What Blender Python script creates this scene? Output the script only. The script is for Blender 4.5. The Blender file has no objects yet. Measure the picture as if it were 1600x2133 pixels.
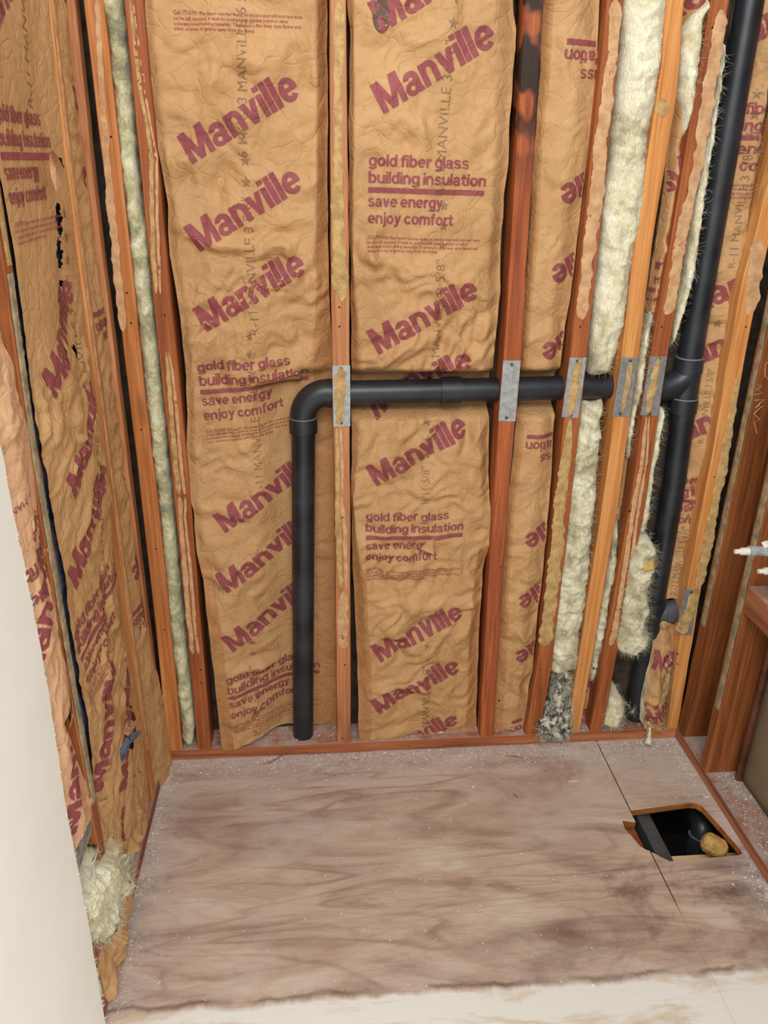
import bpy, bmesh, math, random
import numpy as np
from mathutils import Vector, Matrix

C = bpy.context.scene
COL = C.collection
rnd = random.Random(7)

# ------------------------------------------------------------------ camera
F_PX, PITCH, YAW, ROLL = 1655.2374, 0.41673739, 0.09035994, 0.01568620
CAM = np.array([-0.0633226, -1.8722321, 1.6134440])
_fw = np.array([math.sin(YAW) * math.cos(PITCH), math.cos(YAW) * math.cos(PITCH), -math.sin(PITCH)])
_r = np.array([math.cos(YAW), -math.sin(YAW), 0.0])
_u = np.cross(_r, _fw)
_r, _u = _r * math.cos(ROLL) + _u * math.sin(ROLL), -_r * math.sin(ROLL) + _u * math.cos(ROLL)
cd = bpy.data.cameras.new('camera')
cd.sensor_fit = 'HORIZONTAL'
cd.sensor_width = 36.0
cd.lens = F_PX / 1600.0 * 36.0
cd.clip_start = 0.02
cam = bpy.data.objects.new('camera', cd)
COL.objects.link(cam)
M = Matrix.Identity(4)
for i in range(3):
    M[i][0], M[i][1], M[i][2], M[i][3] = _r[i], _u[i], -_fw[i], CAM[i]
cam.matrix_world = M
C.camera = cam

# ------------------------------------------------------------------ light
w = bpy.data.worlds.new('world')
C.world = w
w.use_nodes = True
bg = w.node_tree.nodes['Background']
bg.inputs[0].default_value = (0.90, 0.96, 1.0, 1)
bg.inputs[1].default_value = 0.78
def area(name, loc, target, size, size_y, power, col):
    l = bpy.data.lights.new(name, 'AREA')
    l.shape = 'RECTANGLE'
    l.size, l.size_y, l.energy, l.color = size, size_y, power, col
    o = bpy.data.objects.new(name, l)
    COL.objects.link(o)
    o.location = loc
    o.rotation_euler = (Vector(target) - Vector(loc)).to_track_quat('-Z', 'Y').to_euler()
    o['label'] = 'daylight area lamp out of view behind the camera'
    o['category'] = 'light'
    return o
area('window_daylight', (-0.2, -2.6, 3.0), (0.0, -0.2, 0.9), 1.6, 1.2, 52, (1.0, 0.98, 0.95))
area('side_fill_light', (1.9, -3.2, 2.2), (-0.5, -0.5, 0.7), 1.2, 1.4, 135, (0.97, 0.99, 1.0))  # unseen lamp added at the right to brighten the left wall and drywall
C.view_settings.view_transform = 'Standard'
C.view_settings.look = 'None'
C.view_settings.exposure = 0.30
C.view_settings.gamma = 1.0
C.view_settings.use_curve_mapping = False

# ------------------------------------------------------------------ geometry helpers
def at(px, py, ax, v):
    """the point of the plane coordinate[ax] = v that the photo shows at (px, py)"""
    d = _fw + _r * (px - 800) / F_PX - _u * (py - 1066.5) / F_PX
    return CAM + d * ((v - CAM[ax]) / d[ax])

_rs = np.random.RandomState(11)
_perm = _rs.permutation(256)
_perm = np.concatenate([_perm, _perm])
_g = _rs.uniform(-1, 1, (256, 3))
_g /= np.linalg.norm(_g, axis=1)[:, None]
def pn(x, y, z=0.0):
    x, y, z = np.broadcast_arrays(np.asarray(x, float), np.asarray(y, float), np.asarray(z, float))
    xi, yi, zi = np.floor(x).astype(int), np.floor(y).astype(int), np.floor(z).astype(int)
    xf, yf, zf = x - xi, y - yi, z - zi
    f = lambda t: t * t * t * (t * (t * 6 - 15) + 10)
    a, b, c = f(xf), f(yf), f(zf)
    out = 0
    for i in (0, 1):
        for j in (0, 1):
            for k in (0, 1):
                h = _perm[(_perm[(_perm[(xi + i) & 255] + yi + j) & 255] + zi + k) & 255]
                g = _g[h]
                dot = g[..., 0] * (xf - i) + g[..., 1] * (yf - j) + g[..., 2] * (zf - k)
                out = out + (a if i else 1 - a) * (b if j else 1 - b) * (c if k else 1 - c) * dot
    return out
def fbm(x, y, z=0.0, n=4):
    return sum(pn(x * 2 ** k, y * 2 ** k, z + 7.3 * k) / 2 ** k for k in range(n))

def mesh_obj(name, V, F, mats, parent=None, midx=None, smooth=True, origin=None):
    V = np.asarray(V, float)
    org = np.asarray(origin if origin is not None else (0, 0, 0), float)
    me = bpy.data.meshes.new(name)
    me.from_pydata((V - org).tolist(), [], F if isinstance(F, list) else F.tolist())
    for m in (mats if isinstance(mats, (list, tuple)) else [mats]):
        me.materials.append(m)
    if midx is not None:
        me.polygons.foreach_set('material_index', np.asarray(midx, dtype=np.int32))
    if smooth:
        me.polygons.foreach_set('use_smooth', np.ones(len(me.polygons), dtype=bool))
    me.update()
    o = bpy.data.objects.new(name, me)
    COL.objects.link(o)
    o.location = org
    if parent:
        o.parent = parent
        o.matrix_parent_inverse = Matrix.Translation(-Vector(parent.location))
    return o
def tag(o, label, cat, group=None, kind=None):
    if label: o['label'] = label
    if cat: o['category'] = cat
    if group: o['group'] = group
    if kind: o['kind'] = kind
    return o
def empty(name, loc):
    o = bpy.data.objects.new(name, None)
    COL.objects.link(o)
    o.location = loc
    o.empty_display_size = 0.05
    return o
def struct(o):
    o['kind'] = 'structure'
    return o

def box_vf(lo, hi):
    x0, y0, z0 = lo
    x1, y1, z1 = hi
    V = [(x0, y0, z0), (x1, y0, z0), (x1, y1, z0), (x0, y1, z0), (x0, y0, z1), (x1, y0, z1), (x1, y1, z1), (x0, y1, z1)]
    F = [(0, 3, 2, 1), (4, 5, 6, 7), (0, 1, 5, 4), (1, 2, 6, 5), (2, 3, 7, 6), (3, 0, 4, 7)]
    return V, F
def bevel(o, w=0.0015, seg=2):
    m = o.modifiers.new('bevel', 'BEVEL')
    m.width, m.segments, m.limit_method = w, seg, 'ANGLE'
    return o
def box(name, lo, hi, mat, parent=None, bev=0.0015):
    V, F = box_vf(lo, hi)
    o = mesh_obj(name, V, F, mat, parent, smooth=False, origin=((lo[0] + hi[0]) / 2, (lo[1] + hi[1]) / 2, lo[2]))
    if bev: bevel(o, bev)
    return o

def beam(name, rows, mats, parent=None, axis=2, step=0.06, seed=0, wob=0.0007):
    """lumber: rows = [(s, a0, a1, b0, b1)] along the axis; chamfered, slightly uneven ring sections"""
    rows = sorted(rows)
    s = np.array([r[0] for r in rows], float)
    n = max(2, int((s[-1] - s[0]) / step) + 1)
    ss = np.linspace(s[0], s[-1], n)
    q = [np.interp(ss, s, [r[i] for r in rows]) for i in range(1, 5)]
    V, F = [], []
    c = 0.0022
    for k in range(n):
        a0, a1, b0, b1 = [q[i][k] + wob * rnd.uniform(-1, 1) for i in range(4)]
        ring = [(a0 + c, b0), (a1 - c, b0), (a1, b0 + c), (a1, b1 - c), (a1 - c, b1), (a0 + c, b1), (a0, b1 - c), (a0, b0 + c)]
        for a, b in ring:
            V.append({2: (a, b, ss[k]), 0: (ss[k], a, b), 1: (a, ss[k], b)}[axis])
    for k in range(n - 1):
        for i in range(8):
            j = (i + 1) % 8
            F.append((k * 8 + i, k * 8 + j, k * 8 + 8 + j, k * 8 + 8 + i))
    F.append(tuple(range(7, -1, -1)))
    F.append(tuple(range((n - 1) * 8, n * 8)))
    V = np.array(V)
    org = V[:8].mean(axis=0)
    o = mesh_obj(name, V, F, mats, parent, smooth=False, origin=org)
    bm = bmesh.new(); bm.from_mesh(o.data); bmesh.ops.recalc_face_normals(bm, faces=bm.faces); bm.to_mesh(o.data); bm.free()
    return o

def tube_vf(path, rad, n=24, caps=True, wall=0.0):
    P = [np.array(p, float) for p in path]
    R = rad if isinstance(rad, (list, tuple)) else [rad] * len(P)
    V, F = [], []
    prev = None
    for i, p in enumerate(P):
        t = P[min(i + 1, len(P) - 1)] - P[max(i - 1, 0)]
        t /= np.linalg.norm(t) + 1e-12
        if prev is None:
            a = np.array([1, 0, 0]) if abs(t[0]) < 0.8 else np.array([0, 1, 0])
            e = np.cross(t, a)
        else:
            e = prev - t * (prev @ t)
        e /= np.linalg.norm(e)
        prev = e
        f = np.cross(t, e)
        for k in range(n):
            an = 2 * math.pi * k / n
            V.append(p + R[i] * (math.cos(an) * e + math.sin(an) * f))
    for i in range(len(P) - 1):
        for k in range(n):
            j = (k + 1) % n
            F.append((i * n + k, i * n + j, (i + 1) * n + j, (i + 1) * n + k))
    if caps:
        F.append(tuple(range(n - 1, -1, -1)))
        F.append(tuple(range((len(P) - 1) * n, len(P) * n)))
    return V, F
def tube(name, path, rad, mat, parent=None, n=28, smooth=True):
    V, F = tube_vf(path, rad, n)
    o = mesh_obj(name, V, F, mat, parent, smooth=smooth, origin=path[0])
    if smooth:
        m = o.modifiers.new('edge', 'EDGE_SPLIT'); m.split_angle = math.radians(38)
    return o

# ------------------------------------------------------------------ materials
def srgb(r, g, b):
    f = lambda c: (c / 255 / 12.92) if c <= 10 else ((c / 255 + 0.055) / 1.055) ** 2.4
    return (f(r), f(g), f(b), 1)
class NT:
    def __init__(s, name):
        s.m = bpy.data.materials.new(name); s.m.use_nodes = True
        s.t = s.m.node_tree; s.b = s.t.nodes['Principled BSDF']
    def n(s, kind, **kw):
        d = s.t.nodes.new(kind)
        for k, v in kw.items():
            if k.startswith('i_'):
                key = k[2:]
                d.inputs[int(key) if key.isdigit() else key.replace('_', ' ')].default_value = v
            else: setattr(d, k, v)
        return d
    def l(s, a, b): s.t.links.new(a, b)
    def coord(s, sc=(1, 1, 1), loc=(0, 0, 0)):
        g = s.n('ShaderNodeNewGeometry'); mp = s.n('ShaderNodeMapping')
        mp.inputs['Scale'].default_value = sc; mp.inputs['Location'].default_value = loc
        s.l(g.outputs['Position'], mp.inputs['Vector']); return mp.outputs[0]
    def noise(s, v, scale, detail=4, rough=0.55, dist=0.0):
        d = s.n('ShaderNodeTexNoise'); d.inputs['Scale'].default_value = scale
        d.inputs['Detail'].default_value = detail; d.inputs['Roughness'].default_value = rough
        d.inputs['Distortion'].default_value = dist; s.l(v, d.inputs['Vector']); return d.outputs['Fac']
    def ramp(s, fac, stops):
        r = s.n('ShaderNodeValToRGB'); e = r.color_ramp.elements
        while len(e) < len(stops): e.new(0.5)
        for el, (p, c) in zip(e, stops): el.position = p; el.color = c if len(c) == 4 else (*c, 1)
        s.l(fac, r.inputs[0]); return r.outputs[0]
    def mix(s, f, a, b, mode='MIX'):
        d = s.n('ShaderNodeMix', data_type='RGBA', blend_type=mode)
        for i, x in ((0, f), (6, a), (7, b)):
            if hasattr(x, 'links') or isinstance(x, bpy.types.NodeSocket): s.l(x, d.inputs[i])
            else: d.inputs[i].default_value = x
        return d.outputs[2]
    def math(s, op, a, b=0.0, c=None, clamp=False):
        d = s.n('ShaderNodeMath', operation=op, use_clamp=clamp)
        for i, x in enumerate((a, b) if c is None else (a, b, c)):
            if isinstance(x, bpy.types.NodeSocket): s.l(x, d.inputs[i])
            else: d.inputs[i].default_value = x
        return d.outputs[0]
    def bump(s, h, strength=0.3, dist=0.002, prev=None):
        d = s.n('ShaderNodeBump'); d.inputs['Strength'].default_value = strength; d.inputs['Distance'].default_value = dist
        s.l(h, d.inputs['Height'])
        if prev: s.l(prev, d.inputs['Normal'])
        return d.outputs[0]
    def col(s, c): 
        if isinstance(c, bpy.types.NodeSocket): s.l(c, s.b.inputs['Base Color'])
        else: s.b.inputs['Base Color'].default_value = c
    def rough(s, v):
        if isinstance(v, bpy.types.NodeSocket): s.l(v, s.b.inputs['Roughness'])
        else: s.b.inputs['Roughness'].default_value = v
    def xyz(s):
        g = s.n('ShaderNodeNewGeometry'); d = s.n('ShaderNodeSeparateXYZ'); s.l(g.outputs['Position'], d.inputs[0]); return d.outputs

def paper_like(name, c0, c1, rough=0.62, spec=0.35, dirt=0.0):
    t = NT(name); v = t.coord()
    n1 = t.noise(v, 5, 5, 0.6); n2 = t.noise(v, 60, 3)
    c = t.ramp(t.math('ADD', t.math('MULTIPLY', n1, 0.75), t.math('MULTIPLY', n2, 0.25)), [(0.33, c0), (0.66, c1)])
    t.col(c)
    t.rough(rough); t.b.inputs['Specular IOR Level'].default_value = spec
    vo = t.n('ShaderNodeTexVoronoi', feature='DISTANCE_TO_EDGE'); vo.inputs['Scale'].default_value = 26
    dn = t.n('ShaderNodeTexNoise'); dn.inputs['Scale'].default_value = 9; t.l(v, dn.inputs['Vector'])
    vm = t.n('ShaderNodeVectorMath', operation='MULTIPLY_ADD'); t.l(dn.outputs['Color'], vm.inputs[0]); vm.inputs[1].default_value = (0.12, 0.12, 0.12); t.l(v, vm.inputs[2])
    t.l(vm.outputs[0], vo.inputs['Vector'])
    cr = t.math('MINIMUM', vo.outputs['Distance'], 0.12)
    b = t.bump(cr, 0.55, 0.014)
    b = t.bump(t.noise(v, 34, 4, 0.6, 0.6), 0.45, 0.006, b)
    b = t.bump(t.noise(v, 240, 2), 0.12, 0.001, b)
    t.l(b, t.b.inputs['Normal'])
    return t.m
PAPER = paper_like('kraft_paper', srgb(180, 137, 90), srgb(200, 157, 108))
PAPER_D = paper_like('kraft_flange_paper', srgb(166, 116, 72), srgb(192, 142, 92))
PAPER_P = paper_like('pale_kraft_paper', srgb(200, 150, 110), srgb(222, 178, 138))
PRINT = paper_like('maroon_print', srgb(134, 64, 68), srgb(154, 78, 82))
STAMP = paper_like('grey_ink_stamp', srgb(128, 98, 66), srgb(158, 122, 82))
SMALL = paper_like('maroon_small_print', srgb(150, 74, 68), srgb(166, 88, 80))
SOOT = paper_like('soot_smudge', srgb(70, 52, 40), srgb(105, 80, 56))

def wood(name, c0, c1, c2, axis=2, stain=None, rough=0.5, fine=1.0):
    t = NT(name)
    sc = [38, 38, 38]; sc[axis] = 1.6
    v = t.coord(tuple(sc))
    oi = t.n('ShaderNodeObjectInfo')
    va = t.n('ShaderNodeVectorMath', operation='ADD'); t.l(v, va.inputs[0])
    cx = t.n('ShaderNodeCombineXYZ'); t.l(t.math('MULTIPLY', oi.outputs['Random'], 90.0), cx.inputs[0]); t.l(t.math('MULTIPLY', oi.outputs['Random'], 37.0), cx.inputs[1]); t.l(cx.outputs[0], va.inputs[1])
    v = va.outputs[0]
    g1 = t.noise(v, 1.0, 5, 0.6, 0.8); g2 = t.noise(v, 4.5, 3, 0.5, 0.3)
    sc2 = [9, 9, 9]; sc2[axis] = 1.2
    g3 = t.noise(t.coord(tuple(sc2)), 1.0, 3)
    f = t.math('ADD', t.math('MULTIPLY', g1, 0.5), t.math('ADD', t.math('MULTIPLY', g2, 0.28), t.math('MULTIPLY', g3, 0.22)))
    c = t.ramp(f, [(0.36, c0), (0.5, c1), (0.64, c2)])
    sc4 = [16, 16, 16]; sc4[axis] = 0.35
    gl = t.math('SINE', t.math('MULTIPLY', t.noise(t.coord(tuple(sc4)), 1.0, 1, 0.4, 0.2), 70.0))
    c = t.mix(t.math('MULTIPLY', t.math('POWER', t.math('MAXIMUM', gl, 0.0), 3.0), 0.30), c, (c0[0] * 0.62, c0[1] * 0.55, c0[2] * 0.5, 1))
    # knots
    kv = t.n('ShaderNodeTexVoronoi'); kv.inputs['Scale'].default_value = 1.0
    ks = [8, 8, 8]; ks[axis] = 2.4
    t.l(t.coord(tuple(ks)), kv.inputs['Vector'])
    kk = t.ramp(kv.outputs['Distance'], [(0.05, (1, 1, 1)), (0.13, (0, 0, 0))])
    c = t.mix(t.math('MULTIPLY', kk, 0.45), c, (c0[0] * 0.4, c0[1] * 0.35, c0[2] * 0.4, 1))
    if stain:
        zlo, col, amt = stain
        X = t.xyz()
        m = t.math('MULTIPLY', t.math('SUBTRACT', X[2], zlo), 6.0, clamp=True)
        nn = t.ramp(t.noise(t.coord((14, 14, 11), (0, 0, 2.2)), 1.0, 2), [(0.42, (0, 0, 0)), (0.50, (1, 1, 1))])
        c = t.mix(t.math('MULTIPLY', t.math('MULTIPLY', m, nn), amt), c, col)
    t.col(c); t.rough(rough)
    t.b.inputs['Specular IOR Level'].default_value = 0.3
    b = t.bump(g2, 0.25, 0.0015)
    t.l(t.bump(t.noise(t.coord(), 90, 3), 0.15, 0.001, b), t.b.inputs['Normal'])
    return t.m
W_OR = wood('fir_orange', srgb(156, 90, 44), srgb(190, 120, 66), srgb(212, 148, 90))
W_BR = wood('fir_bright_orange', srgb(186, 114, 56), srgb(214, 146, 82), srgb(228, 170, 106))
W_RED = wood('fir_red', srgb(124, 64, 34), srgb(158, 88, 48), srgb(188, 116, 64))
W_PK = wood('fir_pink', srgb(152, 94, 60), srgb(186, 122, 80), srgb(206, 148, 102))
W_SC = wood('fir_scorched', srgb(128, 62, 36), srgb(160, 84, 48), srgb(196, 116, 64), stain=(1.55, srgb(36, 28, 26), 0.95))
W_BN = wood('fir_brown', srgb(96, 52, 26), srgb(136, 78, 40), srgb(164, 100, 54))
W_PX = wood('plate_wood_x', srgb(140, 76, 46), srgb(176, 104, 66), srgb(198, 130, 88), axis=0)
W_PY = wood('plate_wood_y', srgb(128, 72, 46), srgb(162, 100, 68), srgb(186, 130, 98), axis=1)
def dusty(base_cols, axis):
    t = NT('dusty_plate_wood_' + 'xyz'[axis])
    sc = [30, 30, 30]; sc[axis] = 1.6
    g = t.noise(t.coord(tuple(sc)), 1.0, 5, 0.6, 0.5)
    c = t.ramp(g, [(0.36, base_cols[0]), (0.5, base_cols[1]), (0.64, base_cols[2])])
    ge = t.n('ShaderNodeNewGeometry'); s = t.n('ShaderNodeSeparateXYZ'); t.l(ge.outputs['Normal'], s.inputs[0])
    up = t.math('MULTIPLY', t.math('SUBTRACT', s.outputs[2], 0.5), 2.0, clamp=True)
    dn = t.ramp(t.noise(t.coord(), 16, 6, 0.7), [(0.38, (0.12, 0.12, 0.12)), (0.62, (0.9, 0.9, 0.9))])
    c = t.mix(t.math('MULTIPLY', up, dn), c, srgb(178, 166, 160))
    t.col(c); t.rough(0.7)
    t.l(t.bump(t.noise(t.coord(), 160, 4), 0.3, 0.002), t.b.inputs['Normal'])
    return t.m
PLX = dusty((srgb(126, 66, 38), srgb(166, 96, 58), srgb(190, 122, 80)), 0)
PLY = dusty((srgb(120, 66, 42), srgb(156, 94, 64), srgb(182, 124, 92)), 1)

def fibre(name, cs, scale=14, fine=160, stops=(0.34, 0.45, 0.54, 0.64)):
    t = NT(name); v = t.coord((1, 1, 1))
    n1 = t.noise(v, scale, 5, 0.62, 0.6)
    n2 = t.noise(t.coord((1.0, 1.0, 0.5)), fine, 4, 0.7, 1.5)
    f = t.math('ADD', t.math('MULTIPLY', n1, 0.78), t.math('MULTIPLY', n2, 0.22))
    t.col(t.ramp(f, list(zip(stops, cs))))
    t.rough(0.95); t.b.inputs['Specular IOR Level'].default_value = 0.1
    t.b.inputs['Sheen Weight'].default_value = 0.3
    b = t.bump(n2, 0.7, 0.006); b = t.bump(t.noise(v, 45, 4, 0.6, 1.0), 0.5, 0.01, b)
    t.l(b, t.b.inputs['Normal'])
    return t.m
FB_Y = fibre('yellow_fibreglass', (srgb(216, 204, 162), srgb(242, 232, 192), srgb(250, 244, 212), srgb(252, 249, 228)))
FB_G = fibre('greyed_fibreglass', (srgb(132, 128, 100), srgb(190, 185, 142), srgb(224, 219, 174), srgb(242, 238, 208)), 17)
FB_E = fibre('yellow_fibreglass_with_grey_patches', (srgb(158, 148, 122), srgb(236, 226, 188), srgb(249, 243, 214), srgb(253, 251, 236)), 7)
FB_D = fibre('dirty_fibreglass', (srgb(140, 134, 112), srgb(206, 198, 160), srgb(240, 234, 200), srgb(250, 246, 224)), 16)
FB_B = fibre('black_and_white_fibreglass', (srgb(22, 24, 26), srgb(60, 62, 62), srgb(206, 202, 188), srgb(240, 236, 222)), 42, 200, (0.42, 0.49, 0.54, 0.60))
STRAND = fibre('loose_fibre', (srgb(214, 206, 160), srgb(232, 226, 184), srgb(240, 236, 202), srgb(248, 245, 222)))
STRAND_G = fibre('grey_loose_fibre', (srgb(150, 146, 118), srgb(186, 182, 150), srgb(206, 202, 170), srgb(222, 218, 192)))

def plain(name, c, rough=0.5, metal=0.0, bump=None, c2=None, nscale=30, spec=0.5):
    t = NT(name)
    if c2: t.col(t.ramp(t.noise(t.coord(), nscale, 5, 0.6), [(0.38, c), (0.62, c2)]))
    else: t.col(c)
    t.rough(rough); t.b.inputs['Metallic'].default_value = metal; t.b.inputs['Specular IOR Level'].default_value = spec
    if bump: t.l(t.bump(t.noise(t.coord(), bump[0], 4), bump[1], bump[2]), t.b.inputs['Normal'])
    return t.m
ABS = plain('black_abs_plastic', srgb(26, 29, 33), 0.38, bump=(55, 0.12, 0.002), c2=srgb(46, 50, 56), nscale=9)
ABSG = plain('dusty_grey_abs_plastic', srgb(58, 62, 66), 0.45, bump=(80, 0.15, 0.002), c2=srgb(86, 90, 94), nscale=14)
RING = plain('white_primer_ring', srgb(120, 124, 126), 0.5)
GALV = plain('galvanised_steel', srgb(158, 158, 156), 0.48, 0.55, bump=(300, 0.1, 0.0006), c2=srgb(188, 190, 190), nscale=70)
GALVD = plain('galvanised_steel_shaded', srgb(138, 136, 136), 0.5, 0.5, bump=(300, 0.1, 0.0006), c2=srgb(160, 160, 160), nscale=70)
NAILM = plain('nail_steel', srgb(92, 92, 84), 0.5, 0.6)
HOLE = plain('nail_hole_dark', srgb(22, 14, 10), 0.9)
GLUE = plain('ochre_construction_adhesive', srgb(168, 136, 84), 0.75, bump=(230, 0.9, 0.003), c2=srgb(206, 170, 112), nscale=45)
GLUEP = plain('tan_adhesive_residue', srgb(186, 140, 98), 0.8, bump=(200, 0.7, 0.002), c2=srgb(212, 170, 126), nscale=40)
GLUEG = plain('grey_adhesive_residue', srgb(128, 118, 96), 0.8, bump=(220, 0.8, 0.002), c2=srgb(176, 158, 122), nscale=40)
DRY = plain('off_white_painted_drywall', srgb(246, 246, 238), 0.75, bump=(120, 0.05, 0.001), c2=srgb(250, 249, 242), nscale=6)
DRYE = plain('torn_drywall_edge', srgb(214, 206, 190), 0.9, bump=(200, 0.8, 0.003), c2=srgb(178, 150, 122), nscale=50)
TANP = plain('olive_tan_panel', srgb(124, 106, 82), 0.7, c2=srgb(138, 120, 94), nscale=5)
SHEA = plain('dark_sheathing', srgb(52, 44, 38), 0.9, bump=(60, 0.4, 0.003), c2=srgb(84, 68, 54), nscale=20)
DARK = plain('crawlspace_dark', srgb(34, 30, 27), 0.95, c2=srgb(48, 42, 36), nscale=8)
GREYW = plain('grey_old_joist', srgb(52, 53, 56), 0.85, bump=(70, 0.4, 0.002), c2=srgb(74, 74, 74), nscale=12)
PALEW = plain('pale_new_wood', srgb(222, 184, 142), 0.7, c2=srgb(238, 206, 168), nscale=20)
COPPER = plain('tarnished_copper', srgb(92, 58, 44), 0.45, 0.6, c2=srgb(128, 84, 62), nscale=18)
PEX = plain('white_pex', srgb(226, 222, 210), 0.4)
GREYF = plain('grey_fitting', srgb(140, 142, 142), 0.5, c2=srgb(172, 174, 172), nscale=60)
SPONGE = plain('tan_sponge', srgb(178, 134, 72), 0.95, bump=(130, 1.0, 0.006), c2=srgb(208, 168, 100), nscale=60)
CHIP = plain('plaster_chips', srgb(206, 200, 192), 0.9, c2=srgb(236, 232, 226), nscale=90)
BRK = plain('bark_brown_splinter', srgb(96, 60, 40), 0.8, c2=srgb(140, 96, 66), nscale=60)
FOIL = plain('blue_black_torn_backing', srgb(44, 52, 66), 0.6, bump=(60, 0.5, 0.004), c2=srgb(92, 108, 126), nscale=24)

def floor_mat():
    t = NT('worn_plywood')
    X = t.xyz()
    big = t.noise(t.coord((2.2, 7.5, 1)), 1.0, 6, 0.62, 1.6)
    ban = t.noise(t.coord((0.8, 4.6, 1), (3, 1, 0)), 1.0, 2, 0.45, 0.8)
    rings = t.math('SINE', t.math('MULTIPLY', ban, 62.0))
    rings = t.math('MULTIPLY_ADD', rings, 0.5, 0.5)
    fine = t.noise(t.coord((5, 110, 1)), 1.0, 4, 0.6, 0.3)
    c = t.ramp(big, [(0.32, srgb(156, 130, 114)), (0.44, srgb(186, 160, 142)), (0.55, srgb(202, 180, 160)), (0.68, srgb(214, 198, 180))])
    rm = t.ramp(t.noise(t.coord((2.0, 4.0, 1), (7, 7, 0)), 1.0, 3), [(0.40, (0.15, 0.15, 0.15)), (0.60, (0.9, 0.9, 0.9))])
    c = t.mix(t.math('MULTIPLY', t.math('MULTIPLY', t.math('POWER', rings, 14.0), 0.55), rm), c, srgb(124, 90, 76))
    rb = t.math('SINE', t.math('MULTIPLY', t.noise(t.coord((0.9, 7.0, 1), (1, 5, 0)), 1.0, 3, 0.5, 1.5), 120.0))
    c = t.mix(t.math('MULTIPLY', t.math('MAXIMUM', rb, 0.0), 0.13), c, srgb(120, 88, 76))
    c = t.mix(t.math('MULTIPLY', fine, 0.22), c, srgb(128, 92, 78))
    # darker water stains towards the front right
    st = t.ramp(t.noise(t.coord((2.6, 4.2, 1), (5.3, 2.2, 0)), 1.0, 6, 0.65, 1.2), [(0.5, (0, 0, 0)), (0.66, (1, 1, 1))])
    rx = t.math('MULTIPLY', t.math('SUBTRACT', X[0], 0.15), 1.6, clamp=True)
    ry = t.math('MULTIPLY', t.math('SUBTRACT', -0.28, X[1]), 4.0, clamp=True)
    c = t.mix(t.math('MULTIPLY', t.math('MULTIPLY', st, rx), t.math('MULTIPLY', ry, 0.85)), c, srgb(92, 66, 60))
    # chalky dust: patches, and along the plates
    dp = t.ramp(t.noise(t.coord((3, 3, 1), (9, 4, 0)), 1.0, 8, 0.7, 0.5), [(0.5, (0, 0, 0)), (0.72, (1, 1, 1))])
    c = t.mix(t.math('MULTIPLY', dp, 0.55), c, srgb(196, 184, 180))
    eb = t.math('MULTIPLY', t.math('ADD', X[1], 0.14), 7.0, clamp=True)
    el = t.math('MULTIPLY', t.math('SUBTRACT', -0.40, X[0]), 9.0, clamp=True)
    er = t.math('MULTIPLY', t.math('SUBTRACT', X[0], 0.93), 12.0, clamp=True)
    e = t.math('MAXIMUM', eb, t.math('MAXIMUM', el, er))
    sp = t.ramp(t.noise(t.coord((1, 1, 1)), 55, 8, 0.8), [(0.40, (0, 0, 0)), (0.62, (1, 1, 1))])
    c = t.mix(t.math('MULTIPLY', t.math('MULTIPLY', e, sp), 0.75), c, srgb(198, 192, 192))
    sp2 = t.ramp(t.noise(t.coord((1, 1, 1), (3, 3, 3)), 240, 3, 0.6), [(0.70, (0, 0, 0)), (0.74, (1, 1, 1))])
    c = t.mix(t.math('MULTIPLY', sp2, 0.5), c, srgb(222, 216, 210))
    # where the tub apron stood: paler, paint-smeared boards in front
    edge = t.math('ADD', X[1], t.math('MULTIPLY_ADD', t.noise(t.coord((5, 2, 1)), 1.0, 6, 0.65), 0.07, -0.035))
    fr = t.math('MULTIPLY', t.math('SUBTRACT', -0.755, edge), 90.0, clamp=True)
    pale = t.mix(t.ramp(t.noise(t.coord((3, 12, 1), (1, 7, 0)), 1.0, 7, 0.68, 0.4), [(0.36, (0, 0, 0)), (0.50, (1, 1, 1))]), srgb(204, 182, 152), srgb(228, 225, 218))
    c = t.mix(fr, c, pale)
    # grimy line right at that edge
    ln = t.math('SUBTRACT', 1.0, t.math('MULTIPLY', t.math('ABSOLUTE', t.math('ADD', edge, 0.748)), 120.0), clamp=True)
    lnn = t.ramp(t.noise(t.coord((7, 7, 1)), 1.0, 4), [(0.42, (0, 0, 0)), (0.56, (1, 1, 1))])
    c = t.mix(t.math('MULTIPLY', t.math('MULTIPLY', ln, lnn), 0.7), c, srgb(98, 70, 60))
    t.col(c); t.rough(0.62); t.b.inputs['Specular IOR Level'].default_value = 0.35
    b = t.bump(fine, 0.25, 0.0012); t.l(t.bump(t.noise(t.coord(), 120, 5, 0.7), 0.3, 0.0015, b), t.b.inputs['Normal'])
    return t.m
FLOOR = floor_mat()
PLYE = wood('plywood_cut_edge', srgb(120, 66, 28), srgb(160, 98, 46), srgb(186, 126, 66), axis=0)

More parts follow.
